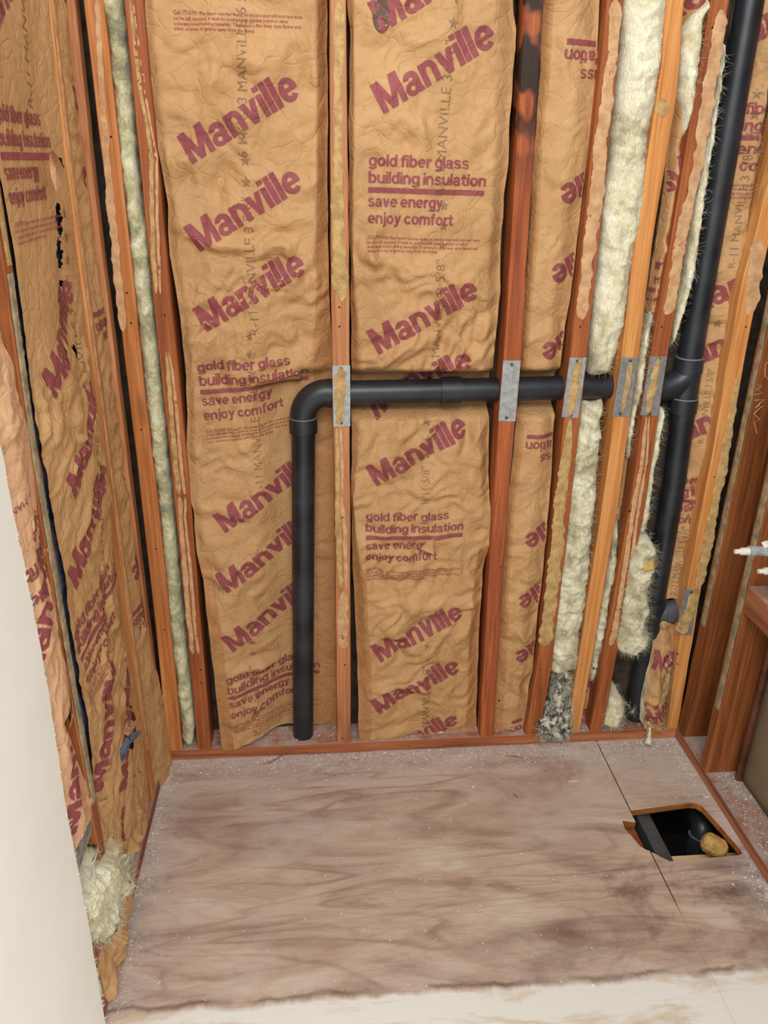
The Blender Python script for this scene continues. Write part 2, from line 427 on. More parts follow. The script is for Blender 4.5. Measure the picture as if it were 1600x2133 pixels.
# ------------------------------------------------------------------ lettering
_tc = {}
def glyphs(body, bold=0.02, space=0.9, sx=1.0, cell=0.12, res=3):
    """filled text cut into small pieces so that it can follow a crumpled sheet; height 1 = cap height"""
    key = (body, bold, space, cell, res)
    if key in _tc: return _tc[key]
    cu = bpy.data.curves.new('lettering', 'FONT')
    cu.body = body; cu.size = 1.0; cu.space_character = space; cu.offset = bold
    cu.resolution_u = res; cu.fill_mode = 'BOTH'
    ob = bpy.data.objects.new('lettering', cu); COL.objects.link(ob)
    dg = bpy.context.evaluated_depsgraph_get(); dg.update()
    me = bpy.data.meshes.new_from_object(ob.evaluated_get(dg))
    bm = bmesh.new(); bm.from_mesh(me)
    bpy.data.objects.remove(ob); bpy.data.curves.remove(cu); bpy.data.meshes.remove(me)
    if not bm.verts:
        bm.free(); _tc[key] = (np.zeros((0, 2)), [], 0.0); return _tc[key]
    bmesh.ops.triangulate(bm, faces=bm.faces[:])
    xs = [v.co.x for v in bm.verts]; ys = [v.co.y for v in bm.verts]
    for lo, hi, ax in ((min(xs), max(xs), 0), (min(ys), max(ys), 1)):
        k = math.ceil((lo + 1e-4) / cell) * cell
        while k < hi:
            no = (1, 0, 0) if ax == 0 else (0, 1, 0)
            bmesh.ops.bisect_plane(bm, geom=bm.verts[:] + bm.edges[:] + bm.faces[:], dist=1e-5, plane_co=(k if ax == 0 else 0, k if ax == 1 else 0, 0), plane_no=no)
            k += cell
    bm.verts.index_update()
    V = np.array([(v.co.x, v.co.y) for v in bm.verts])
    F = [tuple(v.index for v in f.verts) for f in bm.faces]
    bm.free()
    cap = 0.70
    V = V / cap
    _tc[key] = (V, F, V[:, 0].max())
    return _tc[key]
# heavy grotesque letters drawn as strokes (cap height 1, x-height .73)
def grotesque(body, w=0.2, gap=0.045, cell=0.12):
    key = (body, w, gap, cell, 'g')
    if key in _tc: return _tc[key]
    V, F = [], []
    def quad(p):  # four corners, subdivided
        p = [np.array(q, float) for q in p]
        nu = max(1, int(max(np.linalg.norm(p[1] - p[0]), np.linalg.norm(p[2] - p[3])) / cell) + 1)
        nv = max(1, int(max(np.linalg.norm(p[3] - p[0]), np.linalg.norm(p[2] - p[1])) / cell) + 1)
        b = len(V)
        for j in range(nv + 1):
            for i in range(nu + 1):
                u, v = i / nu, j / nv
                V.append((p[0] * (1 - u) + p[1] * u) * (1 - v) + (p[3] * (1 - u) + p[2] * u) * v)
        for j in range(nv):
            for i in range(nu):
                k = b + j * (nu + 1) + i; F.append((k, k + 1, k + nu + 2, k + nu + 1))
    def rect(x0, y0, x1, y1): quad([(x0, y0), (x1, y0), (x1, y1), (x0, y1)])
    def ring(cx, cy, rx, ry, a0, a1, wt=None, wv=None):
        wt = wt or w; wv = wv or wt * 0.82
        n = max(3, int(abs(a1 - a0) / 14)); b = len(V); m = 2
        for i in range(n + 1):
            a = math.radians(a0 + (a1 - a0) * i / n)
            for j in range(m + 1):
                f = j / m
                V.append(np.array([cx + math.cos(a) * (rx - wt * f), cy + math.sin(a) * (ry - wv * f)]))
        for i in range(n):
            for j in range(m):
                k = b + i * (m + 1) + j; F.append((k, k + m + 1, k + m + 2, k + 1))
    X = 0.73; x = 0.0
    for ch in body:
        q = x
        if ch == 'M':
            rect(q, 0, q + w, 1); rect(q + .98 - w, 0, q + .98, 1)
            quad([(q + .39, 0), (q + .59, 0), (q + w * 1.3, 1), (q + .02, 1)]); quad([(q + .39, 0), (q + .59, 0), (q + .96, 1), (q + .98 - w * 1.3, 1)]); W = .98
        elif ch == 'a':
            ring(q + .31, .48, .29, .265, 0, 168); rect(q + .60 - w, .06, q + .60, .48); rect(q + .43, 0, q + .64, .12); ring(q + .27, .215, .27, .23, 0, 360, w * .82); W = .64
        elif ch in 'nh':
            rect(q, 0, q + w, X if ch == 'n' else 1); ring(q + .32, .42, .32, .325, 0, 180); rect(q + .64 - w, 0, q + .64, .43); W = .64
        elif ch == 'm':
            rect(q, 0, q + w, X)
            for o_ in (0, .37): ring(q + o_ + .29, .44, .29, .305, 0, 180); rect(q + o_ + .58 - w, 0, q + o_ + .58, .45)
            W = .95
        elif ch == 'v': quad([(q + .21, 0), (q + .42, 0), (q + .22, X), (q, X)]); quad([(q + .21, 0), (q + .42, 0), (q + .63, X), (q + .42, X)]); W = .62
        elif ch == 'y': quad([(q + .21, 0), (q + .42, 0), (q + .22, X), (q, X)]); quad([(q + .12, -.27), (q + .31, -.27), (q + .63, X), (q + .42, X)]); rect(q + .04, -.27, q + .25, -.11); W = .62
        elif ch == 'i': rect(q, 0, q + w, X); rect(q, .84, q + w, 1); W = w
        elif ch == 'l': rect(q, 0, q + w, 1); W = w
        elif ch == 'e': ring(q + .33, .365, .33, .38, -8, 318 - 0); ring(q + .33, .365, .33, .38, 0, 20); rect(q + .10, .30, q + .64, .43); W = .66
        elif ch == 'o': ring(q + .34, .365, .34, .38, 0, 360); W = .68
        elif ch == 'c': ring(q + .33, .365, .33, .38, 38, 322); W = .62
        elif ch in 'dgqb':
            left = ch == 'b'
            ring(q + .33, .365, .33, .38, 0, 360)
            sx = q if left else q + .66 - w
            rect(sx, -.06 if ch == 'g' else 0, sx + w, 1 if ch in 'db' else X)
            if ch == 'g': ring(q + .33, -.06, .33, .22, 195, 360)
            W = .66
        elif ch == 'f': rect(q + .09, 0, q + .09 + w, .78); ring(q + .38, .75, .29, .26, 90, 180); rect(q + .38, 1.01 - w * .82, q + .44, 1.01); rect(q, .59, q + .43, X); W = .42
        elif ch == 't': rect(q + .09, .18, q + .09 + w, .93); ring(q + .35, .22, .26, .23, 180, 270); rect(q + .35, -.01, q + .42, -.01 + w * .82); rect(q, .59, q + .42, X); W = .42
        elif ch == 'r': rect(q, 0, q + w, X); ring(q + .36, .40, .30, .34, 90, 180); rect(q + .36, .74 - w * .9, q + .43, .74); W = .42
        elif ch == 's': ring(q + .29, .535, .27, .215, 15, 275, w * .85); ring(q + .31, .20, .29, .215, -168, 95, w * .85); W = .60
        elif ch == 'u': rect(q + .64 - w, 0, q + .64, X); ring(q + .32, .31, .32, .325, 180, 360); rect(q, .30, q + w, X); W = .64
        elif ch == 'j': rect(q + .06, -.08, q + .06 + w, X); rect(q + .06, .84, q + .06 + w, 1); ring(q - .02, -.06, w + .08, .21, 270, 360); W = .06 + w
        else: W = .20
        x += W + gap
    V = np.array(V); _tc[key] = (V, F, x - gap); return _tc[key]
def star_vf(cx, cy, r):
    V = [(cx, cy)] + [(cx + (r if k % 2 == 0 else r * 0.42) * math.sin(math.pi * k / 5), cy + (r if k % 2 == 0 else r * 0.42) * math.cos(math.pi * k / 5)) for k in range(10)]
    return np.array(V), [(0, 1 + (k + 1) % 10, 1 + k) for k in range(10)]

# ------------------------------------------------------------------ sheets and batts
class Sheet:
    """a sheet hung in a stud bay: columns of (photo x, photo y, depth into the wall) read off the edges and folds"""
    def __init__(s, wall, cols, seed=1, crump=1.0, ztop=2.32, step=0.0055, billow=0.006, scol=None, rough_z=None, soft=1.0, bulge=0.0):
        s.wall, s.seed = wall, seed
        s.XL = -0.52
        s.cols = []
        for c in cols:
            pts = []
            for px, py, d in c:
                if wall == 'left': d = d * 0.55
                p = at(px, py, 1, d) if wall == 'back' else at(px, py, 0, s.XL - 0.006)
                pts.append(((p[0] if wall == 'back' else p[1]), p[2], d))
            pts.sort(key=lambda q: q[1])
            if ztop and c[0][1] <= 10: pts.append((pts[-1][0], ztop, pts[-1][2]))
            s.cols.append(np.array(pts))
        n = len(s.cols)
        s.S = np.array(scol if scol else np.linspace(0, 1, n))
        s.zb = np.array([c[0, 1] for c in s.cols]); s.zt = np.array([c[-1, 1] for c in s.cols])
        wid = max(abs(np.interp(z, s.cols[-1][:, 1], s.cols[-1][:, 0]) - np.interp(z, s.cols[0][:, 1], s.cols[0][:, 0])) for z in np.linspace(s.zb.min(), s.zt.max(), 9))
        s.nx = max(8, int(wid / step)); s.nz = max(8, int((s.zt.max() - s.zb.min()) / step))
        sg = np.linspace(0, 1, s.nx + 1); tg = np.linspace(0, 1, s.nz + 1)
        SS, TT = np.meshgrid(sg, tg)
        zb = np.interp(SS, s.S, s.zb); zt = np.interp(SS, s.S, s.zt)
        Z = zb + (zt - zb) * TT
        U = np.zeros_like(Z); D = np.zeros_like(Z)
        cu = np.array([np.interp(Z.ravel(), c[:, 1], c[:, 0]) for c in s.cols])
        cdp = np.array([np.interp(Z.ravel(), c[:, 1], c[:, 2]) for c in s.cols])
        sf = SS.ravel()
        for arr, out in ((cu, U), (cdp, D)):
            k = np.clip(np.searchsorted(s.S, sf, side='right') - 1, 0, n - 2)
            t = (sf - s.S[k]) / (s.S[k + 1] - s.S[k])
            idx = np.arange(len(sf))
            if out is D: t = t * t * (3 - 2 * t)
            out[...] = ((1 - t) * arr[k, idx] + t * arr[k + 1, idx]).reshape(Z.shape)
        edge = np.clip(np.minimum(SS, 1 - SS) * 9, 0, 1) * np.ones_like(Z)
        uw = (U + seed * 3.7); zw = Z + seed * 1.3
        W = fbm(uw * 5, zw * 3.5, seed, 3) * billow * 2.2
        r2 = np.random.RandomState(seed)
        wx = fbm(uw * 7, zw * 7, seed + 3, 2) * 0.55
        T = 0
        for k in range(9):
            a = r2.uniform(-0.9, 0.9) + (math.pi / 2 if k % 3 else 0.2)
            f = r2.uniform(5, 26)
            q = f * (uw * math.cos(a) + zw * math.sin(a)) + wx * f * 0.22 + r2.uniform(0, 9)
            tri = 2 * np.abs(q - np.floor(q + 0.5))
            mask = np.clip(pn(uw * 5 + 9 * k, zw * 5, seed + k) * 2.2 + 0.25, 0, 1)
            T = T + 0.135 / f * (tri - 0.5) * mask
        for k in range(7):
            a = r2.uniform(0, math.pi); f = r2.uniform(28, 75)
            q = f * (uw * math.cos(a) + zw * math.sin(a)) + wx * f * 0.35 + r2.uniform(0, 9)
            tri = 2 * np.abs(q - np.floor(q + 0.5))
            mask = np.clip(pn(uw * 9 + 5 * k, zw * 9, seed + k + 20) * 3.2 - 0.15, 0, 1)
            T = T + 0.16 / f * (tri - 0.5) * mask
        rz = 1.0 if rough_z is None else np.interp(Z, *rough_z)
        if wall == 'back':
            # the batt is pressed back behind the pipes
            def press(dist, w0, w1): return np.clip(1 - (np.abs(dist) - w0) / w1, 0, 1)
            k = press(Z - 1.086, 0.036, 0.03) * ((U > -0.10) & (U < 0.60))
            k2 = press(U - (-0.096 - 0.027 * np.clip((1.0 - Z) / 1.0, 0, 1)), 0.034, 0.10) * np.clip((1.13 - Z) / 0.03, 0, 1)
            k = np.maximum(k * k * (3 - 2 * k), k2 * k2 * (3 - 2 * k2))
            s.press = k
        s.U = U + pn(Z * 14, seed * 3.1, 2.0) * 0.004 * (1 - edge)
        s.D = D - bulge * (1 - (2 * SS - 1) ** 2) + (W * soft + T * crump * rz * 0.9) * (0.35 + 0.65 * edge)
        if wall == 'back': s.D = np.where(s.D < 0.084, s.D + (0.084 - s.D) * s.press, s.D)
        if wall == 'back': s.D = np.minimum(s.D, 0.089)
        s.Z = Z + pn(U * 12, TT * 0, seed) * 0.006 * (TT < 0.001)
        s.extra = []
    def P(s, U, Z, D):
        if s.wall == 'back': return np.stack([U, D, Z], -1)
        return np.stack([s.XL - D, U, Z], -1)
    def project(s, u, z):
        """sheet parameters of plane positions (u, z), by walking the columns"""
        cu = np.array([np.interp(z, c[:, 1], c[:, 0]) for c in s.cols])
        S = np.full(u.shape, -1.0)
        for k in range(len(s.cols) - 1):
            a, b = cu[k], cu[k + 1]
            ok = (u >= a) & (u <= b) & (b > a)
            S[ok] = (s.S[k] + (s.S[k + 1] - s.S[k]) * (u - a) / (b - a + 1e-9))[ok]
        zb = np.interp(S, s.S, s.zb); zt = np.interp(S, s.S, s.zt)
        T = (z - zb) / (zt - zb)
        good = (S >= 0.004) & (S <= 0.996) & (T > 0.001) & (T < 0.999)
        x = np.clip(S, 0, 1) * s.nx; y = np.clip(T, 0, 1) * s.nz
        i = np.clip(x.astype(int), 0, s.nx - 1); j = np.clip(y.astype(int), 0, s.nz - 1)
        fx, fy = x - i, y - j
        B = lambda A: A[j, i] * (1 - fx) * (1 - fy) + A[j, i + 1] * fx * (1 - fy) + A[j + 1, i] * (1 - fx) * fy + A[j + 1, i + 1] * fx * fy
        return B(s.U), B(s.Z), B(s.D), good
    def stamp2d(s, V2, F, mi, eps=0.0017):
        if len(V2) == 0: return
        u, z, d, good = s.project(V2[:, 0], V2[:, 1])
        F = [f for f in F if all(good[i] for i in f)]
        if F: s.extra.append((s.P(u, z, d - eps), F, mi))
    def uv(s, px, py, d=None):
        if d is None and s.wall == 'back':
            d = float(np.mean([c[:, 2].mean() for c in s.cols[1:-1] or s.cols]))
            for _ in range(3):
                p = at(px, py, 1, d); uu, zz = np.array([p[0]]), np.array([p[2]])
                _, _, dd, ok = s.project(uu, zz)
                if ok[0]: d = float(dd[0])
        elif d is None: d = 0.0
        p = at(px, py, 1, d) if s.wall == 'back' else at(px, py, 0, s.XL - d)
        return (p[0] if s.wall == 'back' else p[1]), p[2]
    def text(s, body, u0, z0, cap, ang=0.0, width=None, mi=1, bold=0.035, space=0.88, cell=None, res=3, shear=0.0, end=False, eps=0.0017):
        if mi == 1 and not body.isupper(): V, F, wd = grotesque(body, 0.215 if 'M' in body else 0.19, cell=max(0.12, 0.006 / cap))
        else: V, F, wd = glyphs(body, 0.014 if mi == 3 else 0.0, 1.0, cell=cell or min(3, max(0.12, 0.007 / cap)), res=res)
        if not len(V): return
        sx = cap if width is None else width / wd
        x, y = V[:, 0] * sx, V[:, 1] * cap
        if end: x = x - wd * sx
        x = x + y * shear
        ca, sa = math.cos(ang), math.sin(ang)
        s.stamp2d(np.stack([u0 + x * ca - y * sa, z0 + x * sa + y * ca], -1), F, mi, eps)
    def bar(s, u0, z0, wdt, h, ang=0.0, mi=1):
        nx = int(wdt / 0.006) + 1
        X, Y = np.meshgrid(np.linspace(0, wdt, nx + 1), np.linspace(-h, 0, 3))
        V = np.stack([X.ravel(), Y.ravel()], -1)
        F = [(j * (nx + 1) + i, j * (nx + 1) + i + 1, (j + 1) * (nx + 1) + i + 1, (j + 1) * (nx + 1) + i) for j in range(2) for i in range(nx)]
        ca, sa = math.cos(ang), math.sin(ang)
        s.stamp2d(np.stack([u0 + V[:, 0] * ca - V[:, 1] * sa, z0 + V[:, 0] * sa + V[:, 1] * ca], -1), F, mi)
    def brand(s, px=None, uv=None, ang=math.radians(30), L=0.272, cap=0.061, end=False):
        u, z = uv if uv else s.uv(*px)
        s.text('Manville', u, z, cap, ang, width=L, bold=0.035, space=0.86, end=end)
    def block(s, px=None, uv=None, ang=0.0, k=1.0, caution=True):
        u, z = uv if uv else s.uv(*px)
        ca, sa = math.cos(ang), math.sin(ang)
        def put(fn, dx, dz, *a, **kw): fn(*a[:1], u + (dx * ca - dz * sa) * k, z + (dx * sa + dz * ca) * k, *a[1:], ang=ang, **kw)
        put(s.text, 0, 0, 'gold fiber glass', 0.0235 * k, width=0.218 * k, bold=0.028)
        put(s.text, 0, -0.034, 'building insulation', 0.0235 * k, width=0.259 * k, bold=0.028)
        s.bar(u + (0.043 * sa) * k, z - 0.043 * ca * k, 0.257 * k, 0.0105 * k, ang)
        put(s.text, 0, -0.082, 'save energy', 0.0235 * k, width=0.166 * k, bold=0.028)
        put(s.text, 0, -0.117, 'enjoy comfort', 0.0235 * k, width=0.190 * k, bold=0.028)
        if caution:
            put(s.text, 0, -0.150, 'CAUTION:', 0.0078 * k, width=0.048 * k, bold=0.02, mi=3, res=1)
            put(s.text, 0.051, -0.150, 'The vapor retarder facing on this product will burn and must', 0.0058 * k, width=0.205 * k, bold=0.01, mi=3, res=1)
            put(s.text, 0, -0.159, 'not be left exposed. It must be covered with gypsum board or other', 0.0058 * k, width=0.228 * k, bold=0.01, mi=3, res=1)
            put(s.text, 0, -0.168, 'code-approved building materials. To prevent a fire, keep open flames and', 0.0058 * k, width=0.252 * k, bold=0.01, mi=3, res=1)
            put(s.text, 0, -0.177, 'other sources of ignition away from the facing.', 0.0058 * k, width=0.160 * k, bold=0.01, mi=3, res=1)
    def ink(s, px, px2=None, body='R-11 MANVILLE 3 5/8"', stars=3, length=0.30, cap=0.021):
        """the grey roller stamp reading upwards"""
        u, z = s.uv(*px)
        ang = math.pi / 2
        if px2:
            u2, z2 = s.uv(*px2); ang = math.atan2(z2 - z, u2 - u)
        s.text(body, u, z, cap, ang, width=length, bold=0.008, mi=2, res=2, eps=0.0007)
        for k in range(stars):
            d = length + 0.03 + 0.042 * k
            V, F = star_vf(0, 0, 0.012)
            V = V + np.array([u + math.cos(ang) * d - math.sin(ang) * 0.008, z + math.sin(ang) * d])
            s.stamp2d(V, F, 2, 0.0007)
    def build(s, name, mats, parent=None, keep=None, flange=None):
        V = s.P(s.U, s.Z, s.D).reshape(-1, 3)
        n1 = s.nx + 1
        F = [(j * n1 + i, j * n1 + i + 1, (j + 1) * n1 + i + 1, (j + 1) * n1 + i) for j in range(s.nz) for i in range(s.nx)]
        if keep is not None: F = [f for f in F if keep(s.U.ravel()[f[0]], s.Z.ravel()[f[0]])]
        mi = [0] * len(F)
        if flange:
            mats = list(mats) + [PAPER_D]
            Zf, n1_ = s.Z.ravel(), s.nx + 1
            mi = [len(mats) - 1 if any(a <= (f[0] % n1_) / s.nx < b and z0 < Zf[f[0]] < z1 for a, b, z0, z1 in flange) else 0 for f in F]
        Vs = [V]; off = len(V)
        for EV, EF, m in s.extra:
            Vs.append(EV); F += [tuple(i + off for i in f) for f in EF]; mi += [m] * len(EF); off += len(EV)
        return mesh_obj(name, np.concatenate(Vs), F, mats, parent, mi)
    def core(s, name, mat, parent, back=0.084, off=0.006, inset=0.004, lump=0.004):
        js = np.linspace(0, s.nz, max(6, s.nz // 4)).astype(int); iS = np.linspace(0, s.nx, max(6, s.nx // 6)).astype(int)
        V = []; m = len(iS) + 2
        for j in js:
            row_u = s.U[j, iS].copy(); row_u[0] += inset; row_u[-1] -= inset
            for q, i in enumerate(iS):
                V.append(s.P(row_u[q], s.Z[j, i] + (0.004 if j == 0 else 0), max(s.D[j, i], -0.03) + off))
            V.append(s.P(row_u[-1] - rnd.uniform(0, lump), s.Z[j, iS[-1]], max(back, s.D[j, iS[-1]] + off + 0.01)))
            V.append(s.P(row_u[0] + rnd.uniform(0, lump), s.Z[j, iS[0]], max(back, s.D[j, iS[0]] + off + 0.01)))
        F = []
        for a in range(len(js) - 1):
            for q in range(m):
                r = (q + 1) % m
                F.append((a * m + q, a * m + r, (a + 1) * m + r, (a + 1) * m + q))
        F.append(tuple(range(m - 1, -1, -1))); F.append(tuple(range((len(js) - 1) * m, len(js) * m)))
        return mesh_obj(name, np.array(V), F, mat, parent)

def strands(name, P, N, mat, parent, count, length=0.018, rad=0.00035, seed=3, droop=0.3):
    r = np.random.RandomState(seed)
    V, F = [], []
    for _ in range(count):
        k = r.randint(len(P))
        p = P[k].copy(); n = N[k]
        d = n * r.uniform(0.1, 0.9) + r.normal(0, 0.8, 3); d /= np.linalg.norm(d)
        L = length * r.uniform(0.4, 1.6); c = r.normal(0, 0.35, 3)
        base = len(V); q = p - n * 0.002
        for i in range(5):
            e = np.cross(d, [0.3, 0.5, 0.8]); e /= np.linalg.norm(e) + 1e-9; f = np.cross(d, e)
            rr = rad * (1 - i / 5.5)
            for a in range(3):
                V.append(q + rr * (math.cos(2.1 * a) * e + math.sin(2.1 * a) * f))
            q = q + d * L / 4
            d = d + c * 0.5 + np.array([0, 0, -droop * 0.3]); d /= np.linalg.norm(d)
        for i in range(4):
            for a in range(3):
                b = (a + 1) % 3
                F.append((base + i * 3 + a, base + i * 3 + b, base + i * 3 + 3 + b, base + i * 3 + 3 + a))
    o = mesh_obj(name, np.array(V), F, mat, parent)
    o['kind'] = 'stuff'
    return o

def fluff(name, wall, left, right, mat, seed=1, bulge=0.025, lump=0.010, fine=0.004, back=0.08, count=500, parent=None, smat=None, slen=0.016, step=0.005, stretch=1.0):
    """bare fibreglass between two photo outlines, lumpy in front and closed behind"""
    s = Sheet(wall, [left, right], seed=seed, crump=0, billow=0, step=step)
    S = np.linspace(0, 1, s.nx + 1)[None, :]
    pr = 1 - np.abs(2 * S - 1) ** 2.6
    T = np.linspace(0, 1, s.nz + 1)[:, None]
    endt = np.clip(np.minimum(T, 1 - T) * (s.zt.max() - s.zb.min()) / 0.02, 0, 1)
    if left[0][1] <= 10: endt = np.clip(T * (s.zt.max() - s.zb.min()) / 0.02, 0, 1)
    endt = np.sqrt(endt)
    U, Z = s.U, s.Z
    nz = fbm(U * 18, Z * 12 * stretch, seed, 3) * lump * 1.7 + fbm(U * 75, Z * 60, seed + 5, 3) * fine * 1.6
    rg = (0.5 - np.abs(fbm(U * 14 + 4, Z * 30 * stretch, seed + 9, 2))) * lump * 0.8
    D = s.D - (bulge * pr + nz + rg) * (0.25 + 0.75 * endt) + (1 - endt) * (1 - pr * 0.2) * 0.012
    U = U + fbm(Z * 26, S * 3 + seed, 1.5, 3) * 0.0055
    Z = Z + pn(U * 40, T * 0 + seed, 0.3) * 0.012 * (1 - endt)
    s.U, s.Z, s.D = U, Z, D
    Vf = s.P(U, Z, D)
    Vb = s.P(U, Z, np.maximum(back, D + 0.008) * np.ones_like(D))
    nv = Vf.shape[0] * Vf.shape[1]; n1 = s.nx + 1
    V = np.concatenate([Vf.reshape(-1, 3), Vb.reshape(-1, 3)])
    F = [(j * n1 + i, j * n1 + i + 1, (j + 1) * n1 + i + 1, (j + 1) * n1 + i) for j in range(s.nz) for i in range(s.nx)]
    for j in range(s.nz):
        a, b = j * n1, (j + 1) * n1; F.append((a, b, b + nv, a + nv))
        a, b = a + s.nx, b + s.nx; F.append((b, a, a + nv, b + nv))
    for i in range(s.nx):
        F.append((i + 1, i, i + nv, i + 1 + nv)); a = s.nz * n1 + i; F.append((a, a + 1, a + 1 + nv, a + nv))
    F.append((nv, nv + s.nz * n1, nv + s.nz * n1 + s.nx, nv + s.nx))
    base = V[:nv].mean(0); base = np.array([base[0], base[1], V[:nv, 2].min()])
    o = mesh_obj(name, V, F, mat, parent, origin=base if parent is None else None)
    if count:
        du = np.gradient(Vf, axis=1); dz = np.gradient(Vf, axis=0)
        N = np.cross(du, dz); N /= np.linalg.norm(N, axis=-1)[..., None] + 1e-9
        if wall == 'back': N[N[..., 1] > 0] *= -1
        else: N[N[..., 0] < 0] *= -1
        vis = Z.ravel() < 2.05
        P, N = Vf.reshape(-1, 3)[vis], N.reshape(-1, 3)[vis]
        edge = (np.abs(2 * (S * np.ones_like(Z)) - 1).ravel()[vis] > 0.85)
        P = np.concatenate([P, P[edge], P[edge]]); N = np.concatenate([N, N[edge], N[edge]])
        strands('loose_fibres', P, N, smat or STRAND, o if parent is None else parent, count, slen, seed=seed)
    return o

def smear(parent, wall, pts, mat, seed=1, name='dried_adhesive', h=0.0018, plane=None, rag=0.3, nacross=8):
    """a dried adhesive smear on the stud face: pts = (photo x left, photo x right, photo y)"""
    pts = sorted(pts, key=lambda p: p[2])
    L, R = [], []
    for a, b, y in pts:
        pl = plane if plane is not None else (0.0 if wall == 'back' else -0.52)
        ax = 1 if wall in ('back', 'yface') else 0
        L.append(at(a, y, ax, pl)); R.append(at(b, y, ax, pl))
    L, R = np.array(L), np.array(R)
    z = L[:, 2][::-1]
    n = max(6, int((z[-1] - z[0]) / 0.006))
    zz = np.linspace(z[0], z[-1], n)
    V, F = [], []
    ui = 0 if wall in ('back', 'yface') else 1
    lo = np.interp(zz, z, L[::-1][:, ui]); hi = np.interp(zz, z, R[::-1][:, ui])
    wdt = np.abs(hi - lo)
    endf = np.clip(np.minimum(np.arange(n), np.arange(n)[::-1]) / 3.0, 0, 1)
    lo2 = lo + (fbm(zz * 45, seed * 2.2, 0.5, 3)) * wdt * rag; hi2 = hi + (fbm(zz * 45, seed * 3.3, 5.5, 3)) * wdt * rag
    mid = (lo2 + hi2) / 2; endf = np.sqrt(np.clip(endf, 0, 1)); lo2 = mid + (lo2 - mid) * (0.25 + 0.75 * endf); hi2 = mid + (hi2 - mid) * (0.25 + 0.75 * endf)
    for j in range(n):
        for i in range(nacross + 1):
            t = i / nacross
            u = lo2[j] + (hi2[j] - lo2[j]) * t
            hh = 0.0003 if i in (0, nacross) else h * (0.55 + 1.2 * float(pn(u * 160, zz[j] * 160, seed)))
            pl = plane if plane is not None else (0.0 if wall == 'back' else -0.52)
            if ui == 0: V.append((u, pl - max(hh, 0.0004), zz[j]))
            else: V.append((pl + max(hh, 0.0004), u, zz[j]))
    n1 = nacross + 1
    for j in range(n - 1):
        for i in range(nacross):
            F.append((j * n1 + i, j * n1 + i + 1, (j + 1) * n1 + i + 1, (j + 1) * n1 + i))
    return mesh_obj(name, np.array(V), F, mat, parent)

def smear2(parent, wall, pts, mat, seed=1, **kw):
    smear(parent, wall, [(a, a + (b - a) * .50, y) for a, b, y in pts], mat, seed, **kw)
    smear(parent, wall, [(a + (b - a) * .66, b, y) for a, b, y in pts], GLUEP, seed + 40, **dict(kw, h=0.0009))

def dots(parent, wall, pxs, plane, r=0.0022, mat=HOLE, name='nail_hole'):
    for px, py in pxs:
        ax = 1 if wall == 'back' else 0
        p = at(px, py, ax, plane)
        n = np.array([0, -1.0, 0]) if wall == 'back' else np.array([1.0, 0, 0])
        if wall == 'back': n = np.array([0, -1.0, 0])
        V, F = tube_vf([p - n * 0.004, p + n * 0.0006], r, 10)
        mesh_obj(name, V, F, mat, parent, smooth=False)

# ------------------------------------------------------------------ the shell
zT = 2.40
def poly_slab(name, outline, z0, z1, mats):
    """plan outline extruded; top = mats[0], cut sides = mats[1]"""
    bm = bmesh.new()
    top = [bm.verts.new((x, y, z1)) for x, y in outline]; bot = [bm.verts.new((x, y, z0)) for x, y in outline]
    from mathutils.geometry import tessellate_polygon
    n = len(top)
    for a, b, c in tessellate_polygon([[Vector((x, y, 0)) for x, y in outline]]):
        bm.faces.new((top[a], top[b], top[c])); bm.faces.new((bot[c], bot[b], bot[a]))
    for i in range(n):
        j = (i + 1) % n
        h = bm.faces.new((top[i], bot[i], bot[j], top[j])); h.material_index = 1
    bmesh.ops.recalc_face_normals(bm, faces=bm.faces)
    me = bpy.data.meshes.new(name); bm.to_mesh(me); bm.free()
    for m in mats: me.materials.append(m)
    o = bpy.data.objects.new(name, me); COL.objects.link(o)
    return o
SX = 0.769
def rag(a, b, n, amp, seed):
    r = random.Random(seed)
    return [(a[0] + (b[0] - a[0]) * k / n + r.uniform(-amp, amp), a[1] + (b[1] - a[1]) * k / n + r.uniform(-amp, amp)) for k in range(1, n)]
notch = [(SX, -0.325), (0.735, -0.318), (0.732, -0.345), (0.742, -0.375), (0.750, -0.405), (0.762, -0.418), (SX, -0.421)]
left_out = [(-0.62, 0.2), (-0.62, -2.7), (SX - 0.0002, -2.7), (SX - 0.0002, -0.62), (SX - 0.0014, -0.56)] + [(p[0] - 0.0015, p[1]) for p in notch[::-1]] + [(SX - 0.0015, 0.2)]
fl = struct(poly_slab('floor', left_out, -0.019, 0.0, [FLOOR, PLYE]))
hole = [(SX + 0.006, -0.285), (0.945, -0.268), (0.962, -0.272), (0.974, -0.285), (0.990, -0.36), (1.003, -0.435), (0.999, -0.449), (0.985, -0.452), (0.806, -0.458), (SX + 0.012, -0.43)]
right_out = [(SX + 0.0015, 0.2), (SX + 0.0015, -0.284)] + hole + [(SX + 0.004, -0.46), (SX + 0.0015, -2.7), (1.6, -2.7), (1.6, 0.2)]
# the right sheet goes round the hole: from the seam along the cut, back to the seam
hole_pts = [(SX + 0.0015, -0.284), (0.945, -0.266), (0.962, -0.270), (0.974, -0.285), (0.990, -0.36), (1.004, -0.435), (1.001, -0.449), (0.985, -0.452), (0.806, -0.458), (0.786, -0.440), (SX + 0.0015, -0.425)]
right_out = [(SX + 0.0015, 0.2)] + hole_pts + [(SX + 0.0014, -0.56), (SX + 0.0002, -0.62), (SX + 0.0002, -2.7), (1.6, -2.7), (1.6, 0.2)]
fr_ = struct(poly_slab('floor', right_out, -0.019, 0.0, [FLOOR, PLYE]))

